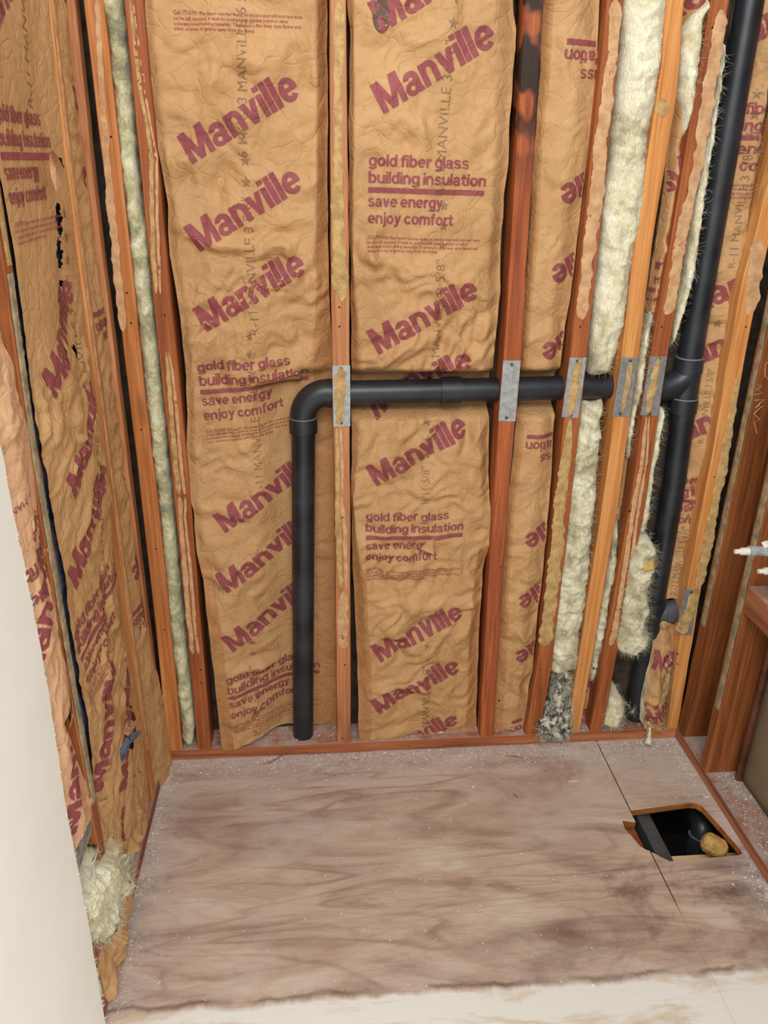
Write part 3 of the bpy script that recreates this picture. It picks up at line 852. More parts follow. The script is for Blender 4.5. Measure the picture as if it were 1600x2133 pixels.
bk = struct(box('wall_back', (-0.75, 0.094, 0.0), (1.6, 0.112, zT), SHEA, bev=0))
lf = struct(box('wall_left', (-0.64, -2.7, 0.0), (-0.614, 0.094, zT), SHEA, bev=0))
rt = struct(box('wall_right', (1.118, -2.7, 0.0), (1.13, 0.094, zT), TANP, bev=0))

# the crawlspace seen through the cut-out, with unseen panels added to block stray light
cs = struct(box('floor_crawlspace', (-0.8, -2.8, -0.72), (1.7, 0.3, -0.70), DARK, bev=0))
for nm, lo, hi in (('crawlspace_light_block_front', (-0.8, -2.8, -0.72), (1.7, -2.78, -0.02)), ('crawlspace_light_block_back', (-0.8, 0.28, -0.72), (1.7, 0.3, -0.02)),
                   ('crawlspace_light_block_left', (-0.8, -2.8, -0.72), (-0.78, 0.3, -0.02)), ('crawlspace_light_block_right', (1.68, -2.8, -0.72), (1.7, 0.3, -0.02))):
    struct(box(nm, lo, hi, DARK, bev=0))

# drywall left standing in front
def drywall():
    n = 160
    zz = np.linspace(0.0, zT, n)
    ed = np.interp(zz, [0.0, 0.33, 0.62, 0.85, 1.18, 1.6, 2.4], [-0.795, -0.784, -0.782, -0.762, -0.768, -0.77, -0.77])
    ed = ed + fbm(zz * 30, 3.3, 0.2, 4) * 0.006
    V, F = [], []
    for k in range(n):
        for (x, y) in ((-0.5075, -2.7), (-0.5075, ed[k]), (-0.5195, ed[k] + 0.002 + 0.003 * float(pn(zz[k] * 60, 1.0))), (-0.5195, -2.7)):
            V.append((x, y, zz[k]))
    mi = []
    for k in range(n - 1):
        for i in range(4):
            j = (i + 1) % 4
            F.append((k * 4 + i, k * 4 + j, k * 4 + 4 + j, k * 4 + 4 + i)); mi.append(1 if i in (1, 2) else 0)
    F += [(3, 2, 1, 0), tuple(range((n - 1) * 4, n * 4))]; mi += [1, 1]
    o = mesh_obj('drywall_sheet', V, F, [DRY, DRYE], midx=mi, smooth=False, origin=(-0.51, -1.5, 0))
    bm = bmesh.new(); bm.from_mesh(o.data); bmesh.ops.recalc_face_normals(bm, faces=bm.faces); bm.to_mesh(o.data); bm.free()
    # scuffs and torn paper curls along the cut edge
    V, F = [], []
    for k in range(60):
        z = rnd.uniform(0.02, 1.25); y = float(np.interp(z, zz, ed)) + rnd.uniform(-0.002, 0.004); s_ = rnd.uniform(0.002, 0.007)
        b = len(V)
        V += [(-0.506, y - s_, z), (-0.503, y + s_ * 0.4, z + s_), (-0.507, y + s_, z - s_ * 0.6), (-0.509, y, z)]
        F += [(b, b + 1, b + 2), (b, b + 2, b + 3), (b, b + 3, b + 1), (b + 1, b + 3, b + 2)]
    e = mesh_obj('torn_paper_edge', V, F, DRYE, o, smooth=False); e['kind'] = 'stuff'
    return o
tag(drywall(), 'off-white painted drywall sheet with a ragged cut edge along the left side', 'drywall')

# ------------------------------------------------------------------ lumber
tag(beam('bottom_plate', [(-0.609, 0.001, 0.089, 0.0, 0.038), (1.017, 0.001, 0.089, 0.0, 0.038)], PLX, axis=0), 'reddish bottom plate lying on the floor under the back wall studs', 'lumber')
tag(beam('bottom_plate', [(-2.6, -0.609, -0.52, 0.0, 0.038), (-0.001, -0.609, -0.52, 0.0, 0.038)], PLY, axis=1), 'bottom plate running toward the viewer under the left wall studs', 'lumber')
tag(beam('bottom_plate', [(-2.6, 1.018, 1.107, 0.0, 0.038), (0.088, 1.018, 1.107, 0.0, 0.038)], PLY, axis=1), 'dusty bottom plate along the right, beside the square floor cut-out', 'lumber')

def back_stud(pts, mat, label, depth=0.089, skew=0.0, group=None):
    """pts = [(photo y, left x, right x)] of the front face"""
    rows = []
    for y, a, b in pts:
        A, B = at(a, y, 1, 0.0), at(b, y, 1, 0.0)
        rows.append(((A[2] + B[2]) / 2, A[0], B[0], 0.0, depth))
    rows.sort()
    r0, r1 = rows[0], rows[-1]
    def ext(z):
        a, b = (rows[0], rows[1]) if z < r0[0] else (rows[-2], rows[-1])
        t = (z - a[0]) / (b[0] - a[0])
        return (z, a[1] + (b[1] - a[1]) * t, a[2] + (b[2] - a[2]) * t, 0.0, depth)
    rows = sorted([ext(-0.02 if r0[0] > 0.0 else r0[0])] + rows) if r0[0] > 0.038 else rows
    zz_ = [r[0] for r in rows]
    foot = (0.038,) + tuple(float(np.interp(0.038, zz_, [r[i] for r in rows])) for i in (1, 2)) + (0.0, depth)
    rows = [foot] + [r for r in rows if 0.06 < r[0] < 2.3] + [ext(zT - 0.04)]
    o = beam('wall_stud', rows, mat)
    return tag(o, label, 'stud', group)
S1 = back_stud([(0, 174, 215), (530, 236, 272), (750, 260, 293), (1033, 293, 327), (1200, 312, 345), (1350, 329, 360), (1550, 348, 379)], W_OR, 'orange corner stud at the far left end of the back wall')
S2 = back_stud([(0, 258, 297), (533, 310, 347), (735, 331, 368), (1033, 362, 396), (1535, 410, 438)], W_RED, 'red-brown stud right of the narrow bare fibreglass strip')
S3 = back_stud([(0, 687, 721), (500, 689, 727), (755, 692, 728), (1040, 697, 729.5), (1547, 703, 731)], W_PK, 'ochre-smeared stud between the two wide printed batts')
S4 = back_stud([(0, 1094, 1133), (500, 1066, 1101), (750, 1050, 1086), (1050, 1026, 1057), (1535, 1000, 1028)], W_SC, 'dark red stud with black scorch marks near its top')
S5 = back_stud([(0, 1266, 1300), (500, 1214, 1249), (745, 1188, 1223), (1050, 1158, 1190), (1400, 1118, 1148), (1528, 1094, 1124)], W_RED, 'glue-streaked stud left of the wide bare yellow fibreglass')
S6 = back_stud([(0, 1390, 1426), (140, 1378, 1416), (230, 1365, 1406), (500, 1323, 1360), (745, 1296, 1331), (1050, 1256, 1288), (1525, 1182, 1208)], W_BR, 'bright orange stud right of the wide bare yellow fibreglass')
S7 = back_stud([(0, 1482, 1521), (300, 1432, 1467), (500, 1398, 1432), (742, 1356, 1391), (1050, 1314, 1345), (1525, 1229, 1255)], W_RED, 'pinkish glue-smeared stud just left of the tall black pipe')
S8 = back_stud([(440, 1586, 1618), (600, 1543, 1581), (755, 1517, 1551), (925, 1489, 1520), (1200, 1436, 1466), (1530, 1388, 1410)], W_BR, 'orange stud with a bumpy glue strip in the right back corner')
def left_stud(y0, y1, mat, label, lean=()):
    zs = [(0.038, 0.0)] + list(lean) + ([] if lean else [(1.2, 0.0)]); zs.append((zT - 0.04, zs[-1][1]))
    o = beam('wall_stud', [(z, -0.609, -0.52, y0 + k, y1 + k) for z, k in zs], mat)
    return tag(o, label, 'stud')
L1 = left_stud(-0.022, 0.016, W_PK, 'pinkish left wall stud tight in the left back corner beside a dark gap', [(1.55, 0.0), (1.9, 0.035)])
L2 = left_stud(-0.195, -0.157, W_OR, 'narrow orange left wall stud between the two crumpled left wall papers', [(1.6, 0.004), (1.87, 0.03)])
L3 = left_stud(-0.635, -0.597, W_RED, 'left wall stud with a gritty glue strip above the dusty block', [(0.7, -0.003), (1.2, 0.005), (1.5, 0.033)])
L4 = left_stud(-0.825, -0.787, W_PK, 'left wall stud behind the cut edge of the white drywall')
def right_stud(y0, y1, mat, label):
    return tag(beam('wall_stud', [(0.038, 1.018, 1.107, y0, y1), (zT - 0.04, 1.018, 1.107, y0, y1)], mat), label, 'stud')
R1 = right_stud(-0.042, -0.004, W_BN, 'broad brown right wall stud beside the dark gap in the right corner')
R2 = right_stud(-0.195, -0.157, W_BN, 'nearest right wall stud, with a grey glue edge, carrying the horizontal block')
R3 = right_stud(-0.60, -0.562, W_BN, 'right wall stud holding the near end of the horizontal block')
tp = [tag(beam('top_plate', [(-0.609, 0.001, 0.089, zT - 0.04, zT - 0.002), (1.107, 0.001, 0.089, zT - 0.04, zT - 0.002)], W_PX, axis=0), 'top plate across the back wall studs above the photo frame', 'lumber'),
      tag(beam('top_plate', [(-2.6, -0.609, -0.52, zT - 0.04, zT - 0.002), (-0.001, -0.609, -0.52, zT - 0.04, zT - 0.002)], W_PY, axis=1), 'top plate across the left wall studs above the photo frame', 'lumber'),
      tag(beam('top_plate', [(-2.6, 1.018, 1.107, zT - 0.04, zT - 0.002), (-0.001, 1.018, 1.107, zT - 0.04, zT - 0.002)], W_PY, axis=1), 'top plate across the right wall studs above the photo frame', 'lumber')]
tag(beam('blocking', [(-0.560, 1.018, 1.107, 0.566, 0.642), (-0.197, 1.018, 1.107, 0.566, 0.642)], PLY, axis=1), 'dusty-topped horizontal block nailed between the right wall studs below the white pipe ends', 'lumber')
DUSTG = plain('grey_dusty_wood', srgb(112, 108, 104), 0.9, bump=(160, 0.5, 0.002), c2=srgb(158, 152, 146), nscale=60)
tag(beam('blocking', [(-0.785, -0.607, -0.522, 0.392, 0.430), (-0.640, -0.607, -0.522, 0.392, 0.430)], [DUSTG], axis=1), 'grey dusty horizontal block low on the left wall beside the drywall', 'lumber')

# adhesive on studs (each a part of its stud)
smear(S1, 'back', [(196, 207, 0), (210, 222, 250), (222, 238, 420), (236, 252, 560), (246, 262, 660), (250, 262, 690)], GLUEP, 1, h=0.001)
smear2(S2, 'back', [(268, 278, 0), (276, 290, 80), (284, 300, 150), (290, 306, 200), (303, 316, 260), (311, 330, 330), (312, 330, 450), (315, 334, 540), (322, 336, 612)], GLUE, 2)
smear2(S2, 'back', [(344, 351, 732), (346, 361, 770), (352, 372, 860), (360, 380, 960), (368, 388, 1030)], GLUE, 3)
smear2(S2, 'back', [(370, 390, 1035), (372, 388, 1080), (380, 400, 1180), (388, 408, 1290), (394, 412, 1330), (396, 417, 1362)], GLUEP, 4, h=0.001)
smear(S3, 'back', [(697, 718, 0), (696, 716, 120), (697, 712, 260), (694, 714, 370), (692, 715, 430), (693, 722, 540), (695, 724, 600), (704, 722, 628)], GLUE, 5, h=0.0025)
smear2(S3, 'back', [(697, 712, 892), (700, 716, 960), (698, 716, 1050), (699, 723, 1110), (702, 724, 1180), (708, 724, 1225)], GLUE, 6, h=0.0022)
smear(S3, 'back', [(706, 724, 1232), (704, 724, 1300), (704, 727, 1350)], GLUEP, 7, h=0.001)
smear(S5, 'back', [(1270, 1296, 0), (1266, 1286, 100), (1254, 1278, 200), (1240, 1268, 280), (1232, 1262, 360), (1224, 1252, 440), (1214, 1240, 520), (1206, 1232, 590), (1200, 1226, 650), (1204, 1222, 665)], GLUEP, 8, h=0.0015)
smear(S5, 'back', [(1184, 1192, 872), (1172, 1190, 940), (1160, 1184, 1000), (1153, 1176, 1070), (1148, 1172, 1140), (1141, 1167, 1200), (1130, 1156, 1280), (1122, 1149, 1345)], GLUE, 9)
smear(S6, 'back', [(1366, 1398, 205), (1362, 1396, 232), (1372, 1390, 244)], GLUE, 10, h=0.003)
smear(S7, 'back', [(1492, 1516, 20), (1480, 1506, 90), (1470, 1494, 160), (1458, 1484, 240), (1446, 1470, 320), (1430, 1452, 400), (1412, 1436, 470), (1400, 1422, 540), (1388, 1412, 610), (1378, 1402, 655)], GLUEP, 11, h=0.0016)
smear2(S7, 'back', [(1344, 1354, 868), (1334, 1350, 960), (1322, 1340, 1020), (1312, 1330, 1080), (1302, 1322, 1150), (1290, 1310, 1230), (1278, 1300, 1300), (1266, 1290, 1345)], GLUEP, 12, h=0.0014)
smear(S8, 'back', [(1566, 1598, 500), (1556, 1588, 560), (1552, 1582, 620), (1548, 1574, 655)], GLUEP, 13, h=0.0015)
smear(S8, 'back', [(1532, 1540, 785), (1521, 1534, 850), (1508, 1524, 910), (1496, 1516, 980), (1484, 1500, 1040), (1470, 1490, 1100), (1452, 1472, 1190), (1446, 1464, 1222)], GLUE, 14, h=0.0026)
def edge_glue(parent, x, y0, y1, z0, z1, mat, seed):
    n = int((z1 - z0) / 0.008); V, F = [], []
    for j in range(n + 1):
        z = z0 + (z1 - z0) * j / n
        a = y0 + 0.006 * float(pn(z * 18, seed)); b = y1 + 0.006 * float(pn(z * 18, seed + 4.5))
        for i in range(7):
            t = i / 6
            hh = 0.0004 + (0 if i in (0, 6) else 0.0018 * (0.6 + float(pn(z * 120, t * 6, seed))))
            V.append((x - hh, a + (b - a) * t, z))
    for j in range(n):
        for i in range(6):
            k = j * 7 + i; F.append((k, k + 7, k + 8, k + 1))
    return mesh_obj('dried_adhesive', V, F, mat, parent)
def left_glue(parent, rows, mat, seed, h=0.0022):
    zz = [r[0] for r in rows]; n = int((zz[-1] - zz[0]) / 0.007); V, F = [], []
    for j in range(n + 1):
        z = zz[0] + (zz[-1] - zz[0]) * j / n
        a = float(np.interp(z, zz, [r[1] for r in rows])) + 0.005 * float(pn(z * 22, seed)); b = float(np.interp(z, zz, [r[2] for r in rows])) + 0.005 * float(pn(z * 22, seed + 4.5))
        for i in range(7):
            t = i / 6
            V.append((-0.52 + 0.0004 + (0 if i in (0, 6) else h * (0.6 + float(pn(z * 120, t * 6, seed)))), a + (b - a) * t, z))
    for j in range(n):
        for i in range(6):
            k = j * 7 + i; F.append((k, k + 1, k + 8, k + 7))
    return mesh_obj('dried_adhesive', V, F, mat, parent)
left_glue(L3, [(0.44, -0.630, -0.606), (0.7, -0.632, -0.608), (1.2, -0.624, -0.600), (1.45, -0.600, -0.576)], GLUEG, 3, 0.004)
left_glue(L3, [(1.46, -0.592, -0.572), (2.2, -0.590, -0.572)], GLUE, 6)
left_glue(L2, [(0.2, -0.190, -0.170), (1.6, -0.184, -0.165), (1.87, -0.160, -0.140), (2.2, -0.160, -0.140)], GLUEP, 9)
edge_glue(R1, 1.018, -0.036, -0.012, 0.42, 2.1, GLUEG, 3)
edge_glue(R2, 1.018, -0.190, -0.165, 0.25, 1.5, GLUEG, 8)
edge_glue(R3, 1.018, -0.595, -0.57, 0.25, 1.5, GLUEG, 5)

# nail holes
dots(S3, 'back', [(703, 12), (703, 393), (707, 640), (707, 680), (713, 1078), (714, 1330), (718, 1385), (713, 1538)], 0.0)
dots(S1, 'back', [(231, 285), (264, 610), (273, 673), (294, 895), (325, 1143), (343, 1312)], 0.0)
dots(S2, 'back', [(297, 176), (343, 656), (371, 1022), (410, 1325), (418, 1395), (419, 1422)], 0.0)
dots(S5, 'back', [(1283, 6), (1239, 390), (1214, 647), (1209, 681), (1170, 992), (1151, 1130), (1127, 1394)], 0.0)
dots(S6, 'back', [(1237, 1393), (1222, 1440)], 0.0)
dots(S7, 'back', [(1484, 58), (1434, 396), (1385, 648), (1379, 681), (1312, 1065), (1274, 1316)], 0.0)
dots(S8, 'back', [(1556, 643), (1554, 681), (1489, 993), (1452, 1204), (1412, 1363), (1412, 1383)], 0.0)
dots(S4, 'back', [(1043, 1180), (1040, 1460)], 0.0)

# ------------------------------------------------------------------ back wall insulation
MATS = [PAPER, PRINT, STAMP, SMALL, SOOT]
def batt(label, loc, group=None):
    o = empty('insulation_batt', loc)
    return tag(o, label, 'insulation', group)

# bare strip between the corner stud and the red stud
fl1 = fluff('bare_insulation_strip', 'back',
    [(215, 0, .03), (232, 130, .03), (250, 330, .03), (262, 420, .03), (272, 540, .03), (285, 640, .03), (298, 750, .03), (310, 880, .03), (327, 1000, .03), (340, 1150, .03), (352, 1290, .03), (366, 1400, .03), (374, 1470, .02), (384, 1545, .02)],
    [(256, 0, .03), (272, 130, .03), (285, 330, .03), (306, 500, .03), (318, 640, .03), (330, 740, .03), (341, 850, .03), (355, 1000, .03), (368, 1130, .03), (382, 1260, .03), (390, 1350, .03), (402, 1440, .03), (407, 1510, .02), (402, 1552, .02)],
    FB_G, seed=4, bulge=0.022, lump=0.008, count=1500, smat=STRAND_G)
tag(fl1, 'narrow bare greyish yellow fibreglass strip beside the orange corner stud', 'insulation')

# first wide printed batt
bB = batt('wide printed brown paper batt behind the upright black pipe, left of centre', (-0.21, 0.08, 0.04))
lB = [(302, 0, .02), (310, 190, .02), (327, 300, .02), (337, 345, .02), (349, 425, .02), (353, 533, .02), (357, 550, .02), (374, 640, .02), (388, 780, .02), (390, 850, .02), (389, 930, .02), (394, 1030, .015), (402, 1060, .01), (409, 1140, .005), (424, 1210, .0), (436, 1320, -.004), (450, 1450, -.006), (464, 1566, -.004)]
l2 = [(322, 0, .008), (335, 200, .008), (350, 330, .008), (370, 425, .008), (375, 533, .008), (395, 640, .008), (405, 780, .006), (410, 930, .006), (415, 1030, .006), (430, 1140, .002), (440, 1200, -.004), (458, 1300, -.008), (470, 1420, -.010), (486, 1560, -.006)]
mB = [(500, 0, .002), (505, 300, .0), (515, 600, .004), (535, 780, .008), (540, 900, .020), (550, 1100, .030), (560, 1300, .034), (575, 1526, .036)]
rB0 = [(655, 0, .014), (655, 300, .014), (650, 600, .02), (640, 760, .04), (632, 900, .074), (640, 1100, .080), (645, 1300, .082), (640, 1510, .083)]
rB = [(682, 0, .05), (683, 200, .05), (682, 430, .05), (686, 600, .05), (690, 700, .06), (694, 800, .08), (697, 950, .084), (700, 1100, .084), (705, 1508, .084)]
sB = Sheet('back', [lB, l2, mB, rB0, rB], seed=5, crump=1.0, scol=[0, .08, .52, .86, 1], rough_z=([0, 0.6, 1.0, 1.25, 1.38, 1.5, 2.3], [1.3, 1.1, 1.2, 2.0, 1.9, 0.9, 0.7]))
for p in ((401, 342), (417, 525), (432, 692), (470, 1110), (474, 1235), (486, 1358)): sB.brand(p)
sB.block((412, 775), ang=math.radians(3)); sB.block((472, 1425), ang=math.radians(3)); sB.block((346, -160))
sB.ink((545, 1560), body='6 1 MANVILLE 3 5/8"'); sB.ink((552, 1030), (532, 760), body='R-11 MANVILLE 3 5/8"'); sB.ink((540, 700), (528, 480)); sB.ink((516, 330), (513, 10), body='6 1 KR-13 MANVILLE 6 5/8"', stars=0, length=0.33)
sB.build('paper_facing', MATS, bB, flange=[(0, .075, 0, .66), (.89, 1.1, 0, 2.4)]); sB.core('fibreglass_core', FB_G, bB, off=0.024)

# second wide printed batt
bC = batt('wide printed brown paper batt with an intact fiber glass slogan above the level black pipe', (0.2, 0.08, 0.04))
lC = [(724, 0, .02), (730, 60, .03), (727, 220, .03), (727, 420, .03), (730, 540, .03), (731, 620, .03), (733, 800, .04), (733, 950, .03), (731, 1030, .02), (732, 1060, .03), (735, 1180, .04), (741, 1300, .03), (746, 1420, .02), (748, 1541, .012)]
lC2 = [(738, 0, .006), (740, 220, .006), (738, 420, .006), (736, 540, .006), (744, 640, .006), (751, 740, .012), (756, 800, .02), (748, 950, .012), (737, 1040, .006), (745, 1130, .004), (762, 1215, .0), (766, 1310, .0), (773, 1400, .002), (772, 1540, .006)]
mC = [(880, 0, -.004), (880, 400, -.002), (880, 650, -.008), (875, 760, .008), (875, 830, .026), (875, 950, .006), (875, 1130, -.008), (880, 1300, .002), (885, 1532, .02)]
rC0 = [(1027, 0, .004), (1026, 300, .004), (1020, 450, .004), (1012, 580, .0), (1005, 690, .002), (992, 780, .02), (990, 860, .03), (1000, 950, .012), (1000, 1060, .008), (1000, 1130, .004), (988, 1180, .01), (976, 1300, .012), (972, 1420, .018), (966, 1522, .03)]
rC = [(1068, 0, .03), (1076, 60, .03), (1063, 230, .03), (1059, 330, .03), (1050, 410, .03), (1045, 500, .03), (1041, 560, .03), (1043, 612, .03), (1032, 700, .03), (1025, 785, .045), (1018, 860, .05), (1018, 1000, .04), (1022, 1060, .02), (1021, 1130, .015), (1006, 1190, .03), (999, 1300, .03), (995, 1400, .035), (992, 1518, .045)]
sC = Sheet('back', [lC, lC2, mC, rC0, rC], seed=9, crump=1.0, scol=[0, .07, .5, .88, 1], rough_z=([0, 0.35, 0.8, 1.1, 1.3, 1.5, 2.3], [1.0, 1.3, 1.2, 1.8, 1.6, 1.0, 1.1]))
for p in ((800, 238), (789, 739), (785, 875), (785, 1013), (793, 1379), (791, 1488)): sC.brand(p)
sC.brand((795, 70)); sC.brand((795, 1595))
sC.block((768, 345), ang=math.radians(-1.0)); sC.block((762, 1082))
sC.ink((905, 790), (925, 590)); sC.ink((922, 410), (943, 150)); sC.ink((893, 1560), (897, 1230), stars=2); sC.ink((893, 1050), (897, 880), body='R-11 5/8"', stars=3, length=0.1)
V = []; n = 24
cx_, cz_ = sC.uv(795, 32)
Vd = np.array([(cx_, cz_)] + [(cx_ + .011 * math.cos(a) * f, cz_ + .031 * math.sin(a) * f) for f in (0.5, 1) for a in np.linspace(0, 2 * math.pi, n, endpoint=False)])
Fd = [(0, 1 + (k + 1) % n, 1 + k) for k in range(n)] + [(1 + k, 1 + (k + 1) % n, 1 + n + (k + 1) % n, 1 + n + k) for k in range(n)]
Vd[:, 0] = cx_ + (Vd[:, 0] - cx_) * 1.7
sC.stamp2d(Vd, Fd, 4)
sC.build('paper_facing', MATS, bC, flange=[(0, .07, 0, .62), (0, .07, 1.1, 1.36), (.885, 1.1, 0, .66)]); sC.core('fibreglass_core', FB_G, bC, off=0.024)
# small torn flap on it
def leaf(name, px, depth, wall, size, mats, parent, seed, lift=0.02):
    r = random.Random(seed)
    pts = []
    for a, b, d in px:
        pts.append(at(a, b, 1, d) if wall == 'back' else at(a, b, 0, -0.52 - d))
    c = sum(pts) / len(pts)
    V = [c] + pts
    n = len(pts)
    F = [(0, 1 + (k + 1) % n, 1 + k) for k in range(n)]
    o = mesh_obj(name, V, F, mats, parent, smooth=False)
    m = o.modifiers.new('sub', 'SUBSURF'); m.levels = m.render_levels = 2; m.subdivision_type = 'SIMPLE'
    m2 = o.modifiers.new('solid', 'SOLIDIFY'); m2.thickness = 0.0008
    return o
leaf('torn_flap', [(876, 1143, -.012), (888, 1130, -.03), (904, 1121, -.045), (902, 1138, -.03), (905, 1155, -.014), (890, 1150, -.02)], 0, 'back', 0, PAPER_P, bC, 1)

# narrow batt with upside-down print
bD = batt('narrow brown paper batt with upside-down printing, between the scorched stud and the glue-streaked stud', (0.49, 0.08, 0.04))
lD = [(1131, 0, .03), (1124, 190, .03), (1112, 340, .03), (1101, 500, .03), (1088, 680, .035), (1080, 780, .04), (1070, 950, .03), (1062, 1000, .03), (1054, 1080, .03), (1047, 1200, .03), (1038, 1350, .025), (1032, 1440, .02), (1030, 1528, .02)]
lD2 = [(1150, 0, .014), (1140, 190, .014), (1125, 340, .014), (1115, 500, .014), (1102, 680, .018), (1094, 780, .022), (1085, 950, .02), (1078, 1000, .016), (1068, 1080, .014), (1060, 1200, .012), (1054, 1350, .012), (1050, 1440, .012), (1047, 1524, .014)]
mD = [(1205, 0, .006), (1195, 190, .006), (1175, 340, .006), (1160, 500, .006), (1145, 680, .01), (1135, 780, .016), (1120, 950, .02), (1105, 1080, .01), (1093, 1200, .006), (1083, 1350, .006), (1074, 1440, .008), (1066, 1522, .012)]
rD = [(1250, 0, .03), (1243, 150, .03), (1232, 260, .03), (1220, 350, .03), (1205, 480, .03), (1199, 530, .03), (1182, 650, .035), (1168, 760, .04), (1153, 880, .04), (1150, 960, .04), (1143, 1060, .03), (1130, 1200, .03), (1116, 1320, .03), (1108, 1400, .03), (1096, 1480, .03), (1088, 1522, .03)]
sD = Sheet('back', [lD, lD2, mD, rD], seed=13, crump=0.75, scol=[0, .15, .55, 1], rough_z=([0, 0.6, 1.3, 2.3], [1.3, 1.0, 1.0, 0.7]))
A180 = math.pi
for ex, ey in ((1160, 392), (1143, 560), (1123, 722), (1088, 1118), (1075, 1245), (1068, 1360)):
    sD.brand((ex, ey), ang=A180 + math.radians(30), end=True)
for bx, by in ((1174, 128), (1094, 938), (1064, 1528)):
    u, z = sD.uv(bx, by)
    u0 = u + 0.259
    z0 = z
    sD.text('building insulation', u0, z0 + 0.022, 0.0235, A180, width=0.259, bold=0.028)
    sD.text('gold fiber glass', u0, z0 - 0.012, 0.0235, A180, width=0.218, bold=0.028)
    sD.bar(u0, z0 + 0.031, 0.257, 0.0105, A180)
    sD.text('save energy', u0, z0 + 0.070, 0.0235, A180, width=0.166, bold=0.028)
sD.build('paper_facing', MATS, bD, flange=[(0, .14, 0, 2.4)]); sD.core('fibreglass_core', FB_G, bD, off=0.022)

# wide bare yellow fibreglass, above and below the pipe
fE = fluff('bare_insulation_strip', 'back',
    [(1301, 0, .02), (1298, 100, .02), (1287, 200, .02), (1276, 330, .02), (1259, 430, .02), (1249, 560, .02), (1239, 640, .02), (1230, 720, .03), (1226, 782, .04)],
    [(1388, 0, .02), (1385, 70, .02), (1373, 140, .02), (1358, 230, .02), (1346, 330, .02), (1333, 450, .02), (1316, 560, .02), (1302, 650, .02), (1288, 720, .03), (1268, 776, .04)],
    FB_E, seed=21, bulge=0.03, lump=0.010, count=1800, slen=0.014)
tag(fE, 'wide bare pale yellow fibreglass hanging above the level black pipe', 'insulation')
fE2 = fluff('bare_insulation_strip', 'back',
    [(1212, 836, .04), (1197, 900, .02), (1189, 980, .02), (1181, 1060, .02), (1173, 1140, .02), (1164, 1210, .02), (1154, 1290, .02), (1148, 1345, .02), (1142, 1400, .03)],
    [(1255, 836, .04), (1251, 900, .02), (1241, 1000, .02), (1232, 1100, .02), (1224, 1180, .02), (1221, 1230, .02), (1210, 1290, .02), (1204, 1350, .02), (1202, 1396, .03)],
    FB_D, seed=23, bulge=0.03, lump=0.014, fine=0.006, count=2000, slen=0.016, stretch=1.5)
tag(fE2, 'cream and grey torn fibreglass below the level black pipe', 'insulation')
fE3 = fluff('torn_insulation_wad', 'back',
    [(1168, 1395, .02), (1155, 1425, .01), (1150, 1460, .01), (1140, 1490, -.01), (1122, 1512, -.02), (1128, 1542, -.01)],
    [(1185, 1398, .02), (1190, 1425, .02), (1186, 1460, .02), (1196, 1490, .02), (1192, 1520, .01), (1160, 1545, -.01)],
    FB_B, seed=27, bulge=0.02, lump=0.016, fine=0.009, count=1600, slen=0.022, smat=STRAND)
tag(fE3, 'charred black and white fibreglass wad at the foot of the glue-streaked stud', 'insulation')

# wood scraps beside it
def shard(name, pts_front, thick, mat, label):
    V = [at(a, b, 1, d) for a, b, d in pts_front]; n = len(V)
    V2 = [v + np.array([0, thick, 0]) for v in V]
    F = [tuple(range(n))[::-1], tuple(range(n, 2 * n))] + [(i, (i + 1) % n, n + (i + 1) % n, n + i) for i in range(n)]
    o = mesh_obj(name, np.array(V + V2), F, mat, smooth=False, origin=sum(V) / n)
    bm = bmesh.new(); bm.from_mesh(o.data); bmesh.ops.recalc_face_normals(bm, faces=bm.faces); bm.to_mesh(o.data); bm.free()
    return tag(o, label, 'wood scrap')
shard('wood_scrap', [(1186, 1424, .05), (1196, 1438, .05), (1213, 1448, .045), (1207, 1470, .035), (1200, 1472, .035), (1190, 1450, .04)], 0.008, W_BN, 'split wood scrap leaning on the bright orange stud near the floor')
shard('wood_scrap', [(1182, 1500, .03), (1190, 1492, .03), (1194, 1508, .025), (1178, 1532, .02), (1170, 1530, .02)], 0.006, PALEW, 'thin pale wood scrap beside the charred wad on the plate')

# narrow bay between the bright orange stud and the pinkish stud
bF = batt('very narrow rumpled paper batt squeezed left of the pinkish stud', (0.735, 0.08, 0.04))
sF = Sheet('back', [[(1420, 0, .05), (1410, 120, .05), (1398, 230, .05), (1384, 370, .05), (1370, 480, .05), (1355, 570, .05), (1342, 640, .05), (1330, 745, .06), (1318, 850, .06), (1290, 1000, .06), (1270, 1200, .06), (1245, 1300, .06), (1225, 1400, .06), (1210, 1516, .05)],
                    [(1455, 0, .02), (1440, 120, .02), (1424, 230, .02), (1408, 370, .02), (1390, 480, .02), (1375, 570, .02), (1360, 640, .02), (1345, 745, .05), (1330, 850, .05), (1306, 1000, .05), (1285, 1200, .05), (1262, 1300, .05), (1240, 1400, .05), (1225, 1514, .04)],
                    [(1485, 0, .05), (1465, 120, .05), (1448, 230, .05), (1428, 370, .05), (1410, 480, .05), (1395, 570, .05), (1380, 640, .05), (1362, 745, .06), (1345, 850, .06), (1325, 1000, .06), (1300, 1200, .06), (1278, 1300, .06), (1256, 1400, .06), (1242, 1514, .05)]], seed=31, crump=1.2)
sF.brand((1388, 400), ang=math.radians(32)); sF.block((1260, 560), caution=False); sF.brand((1380, 60), ang=math.radians(30)); sF.brand((1215, 1450)); sF.brand((1205, 1530))
sF.build('paper_facing', MATS, bF); sF.core('fibreglass_core', FB_G, bF, off=0.01)
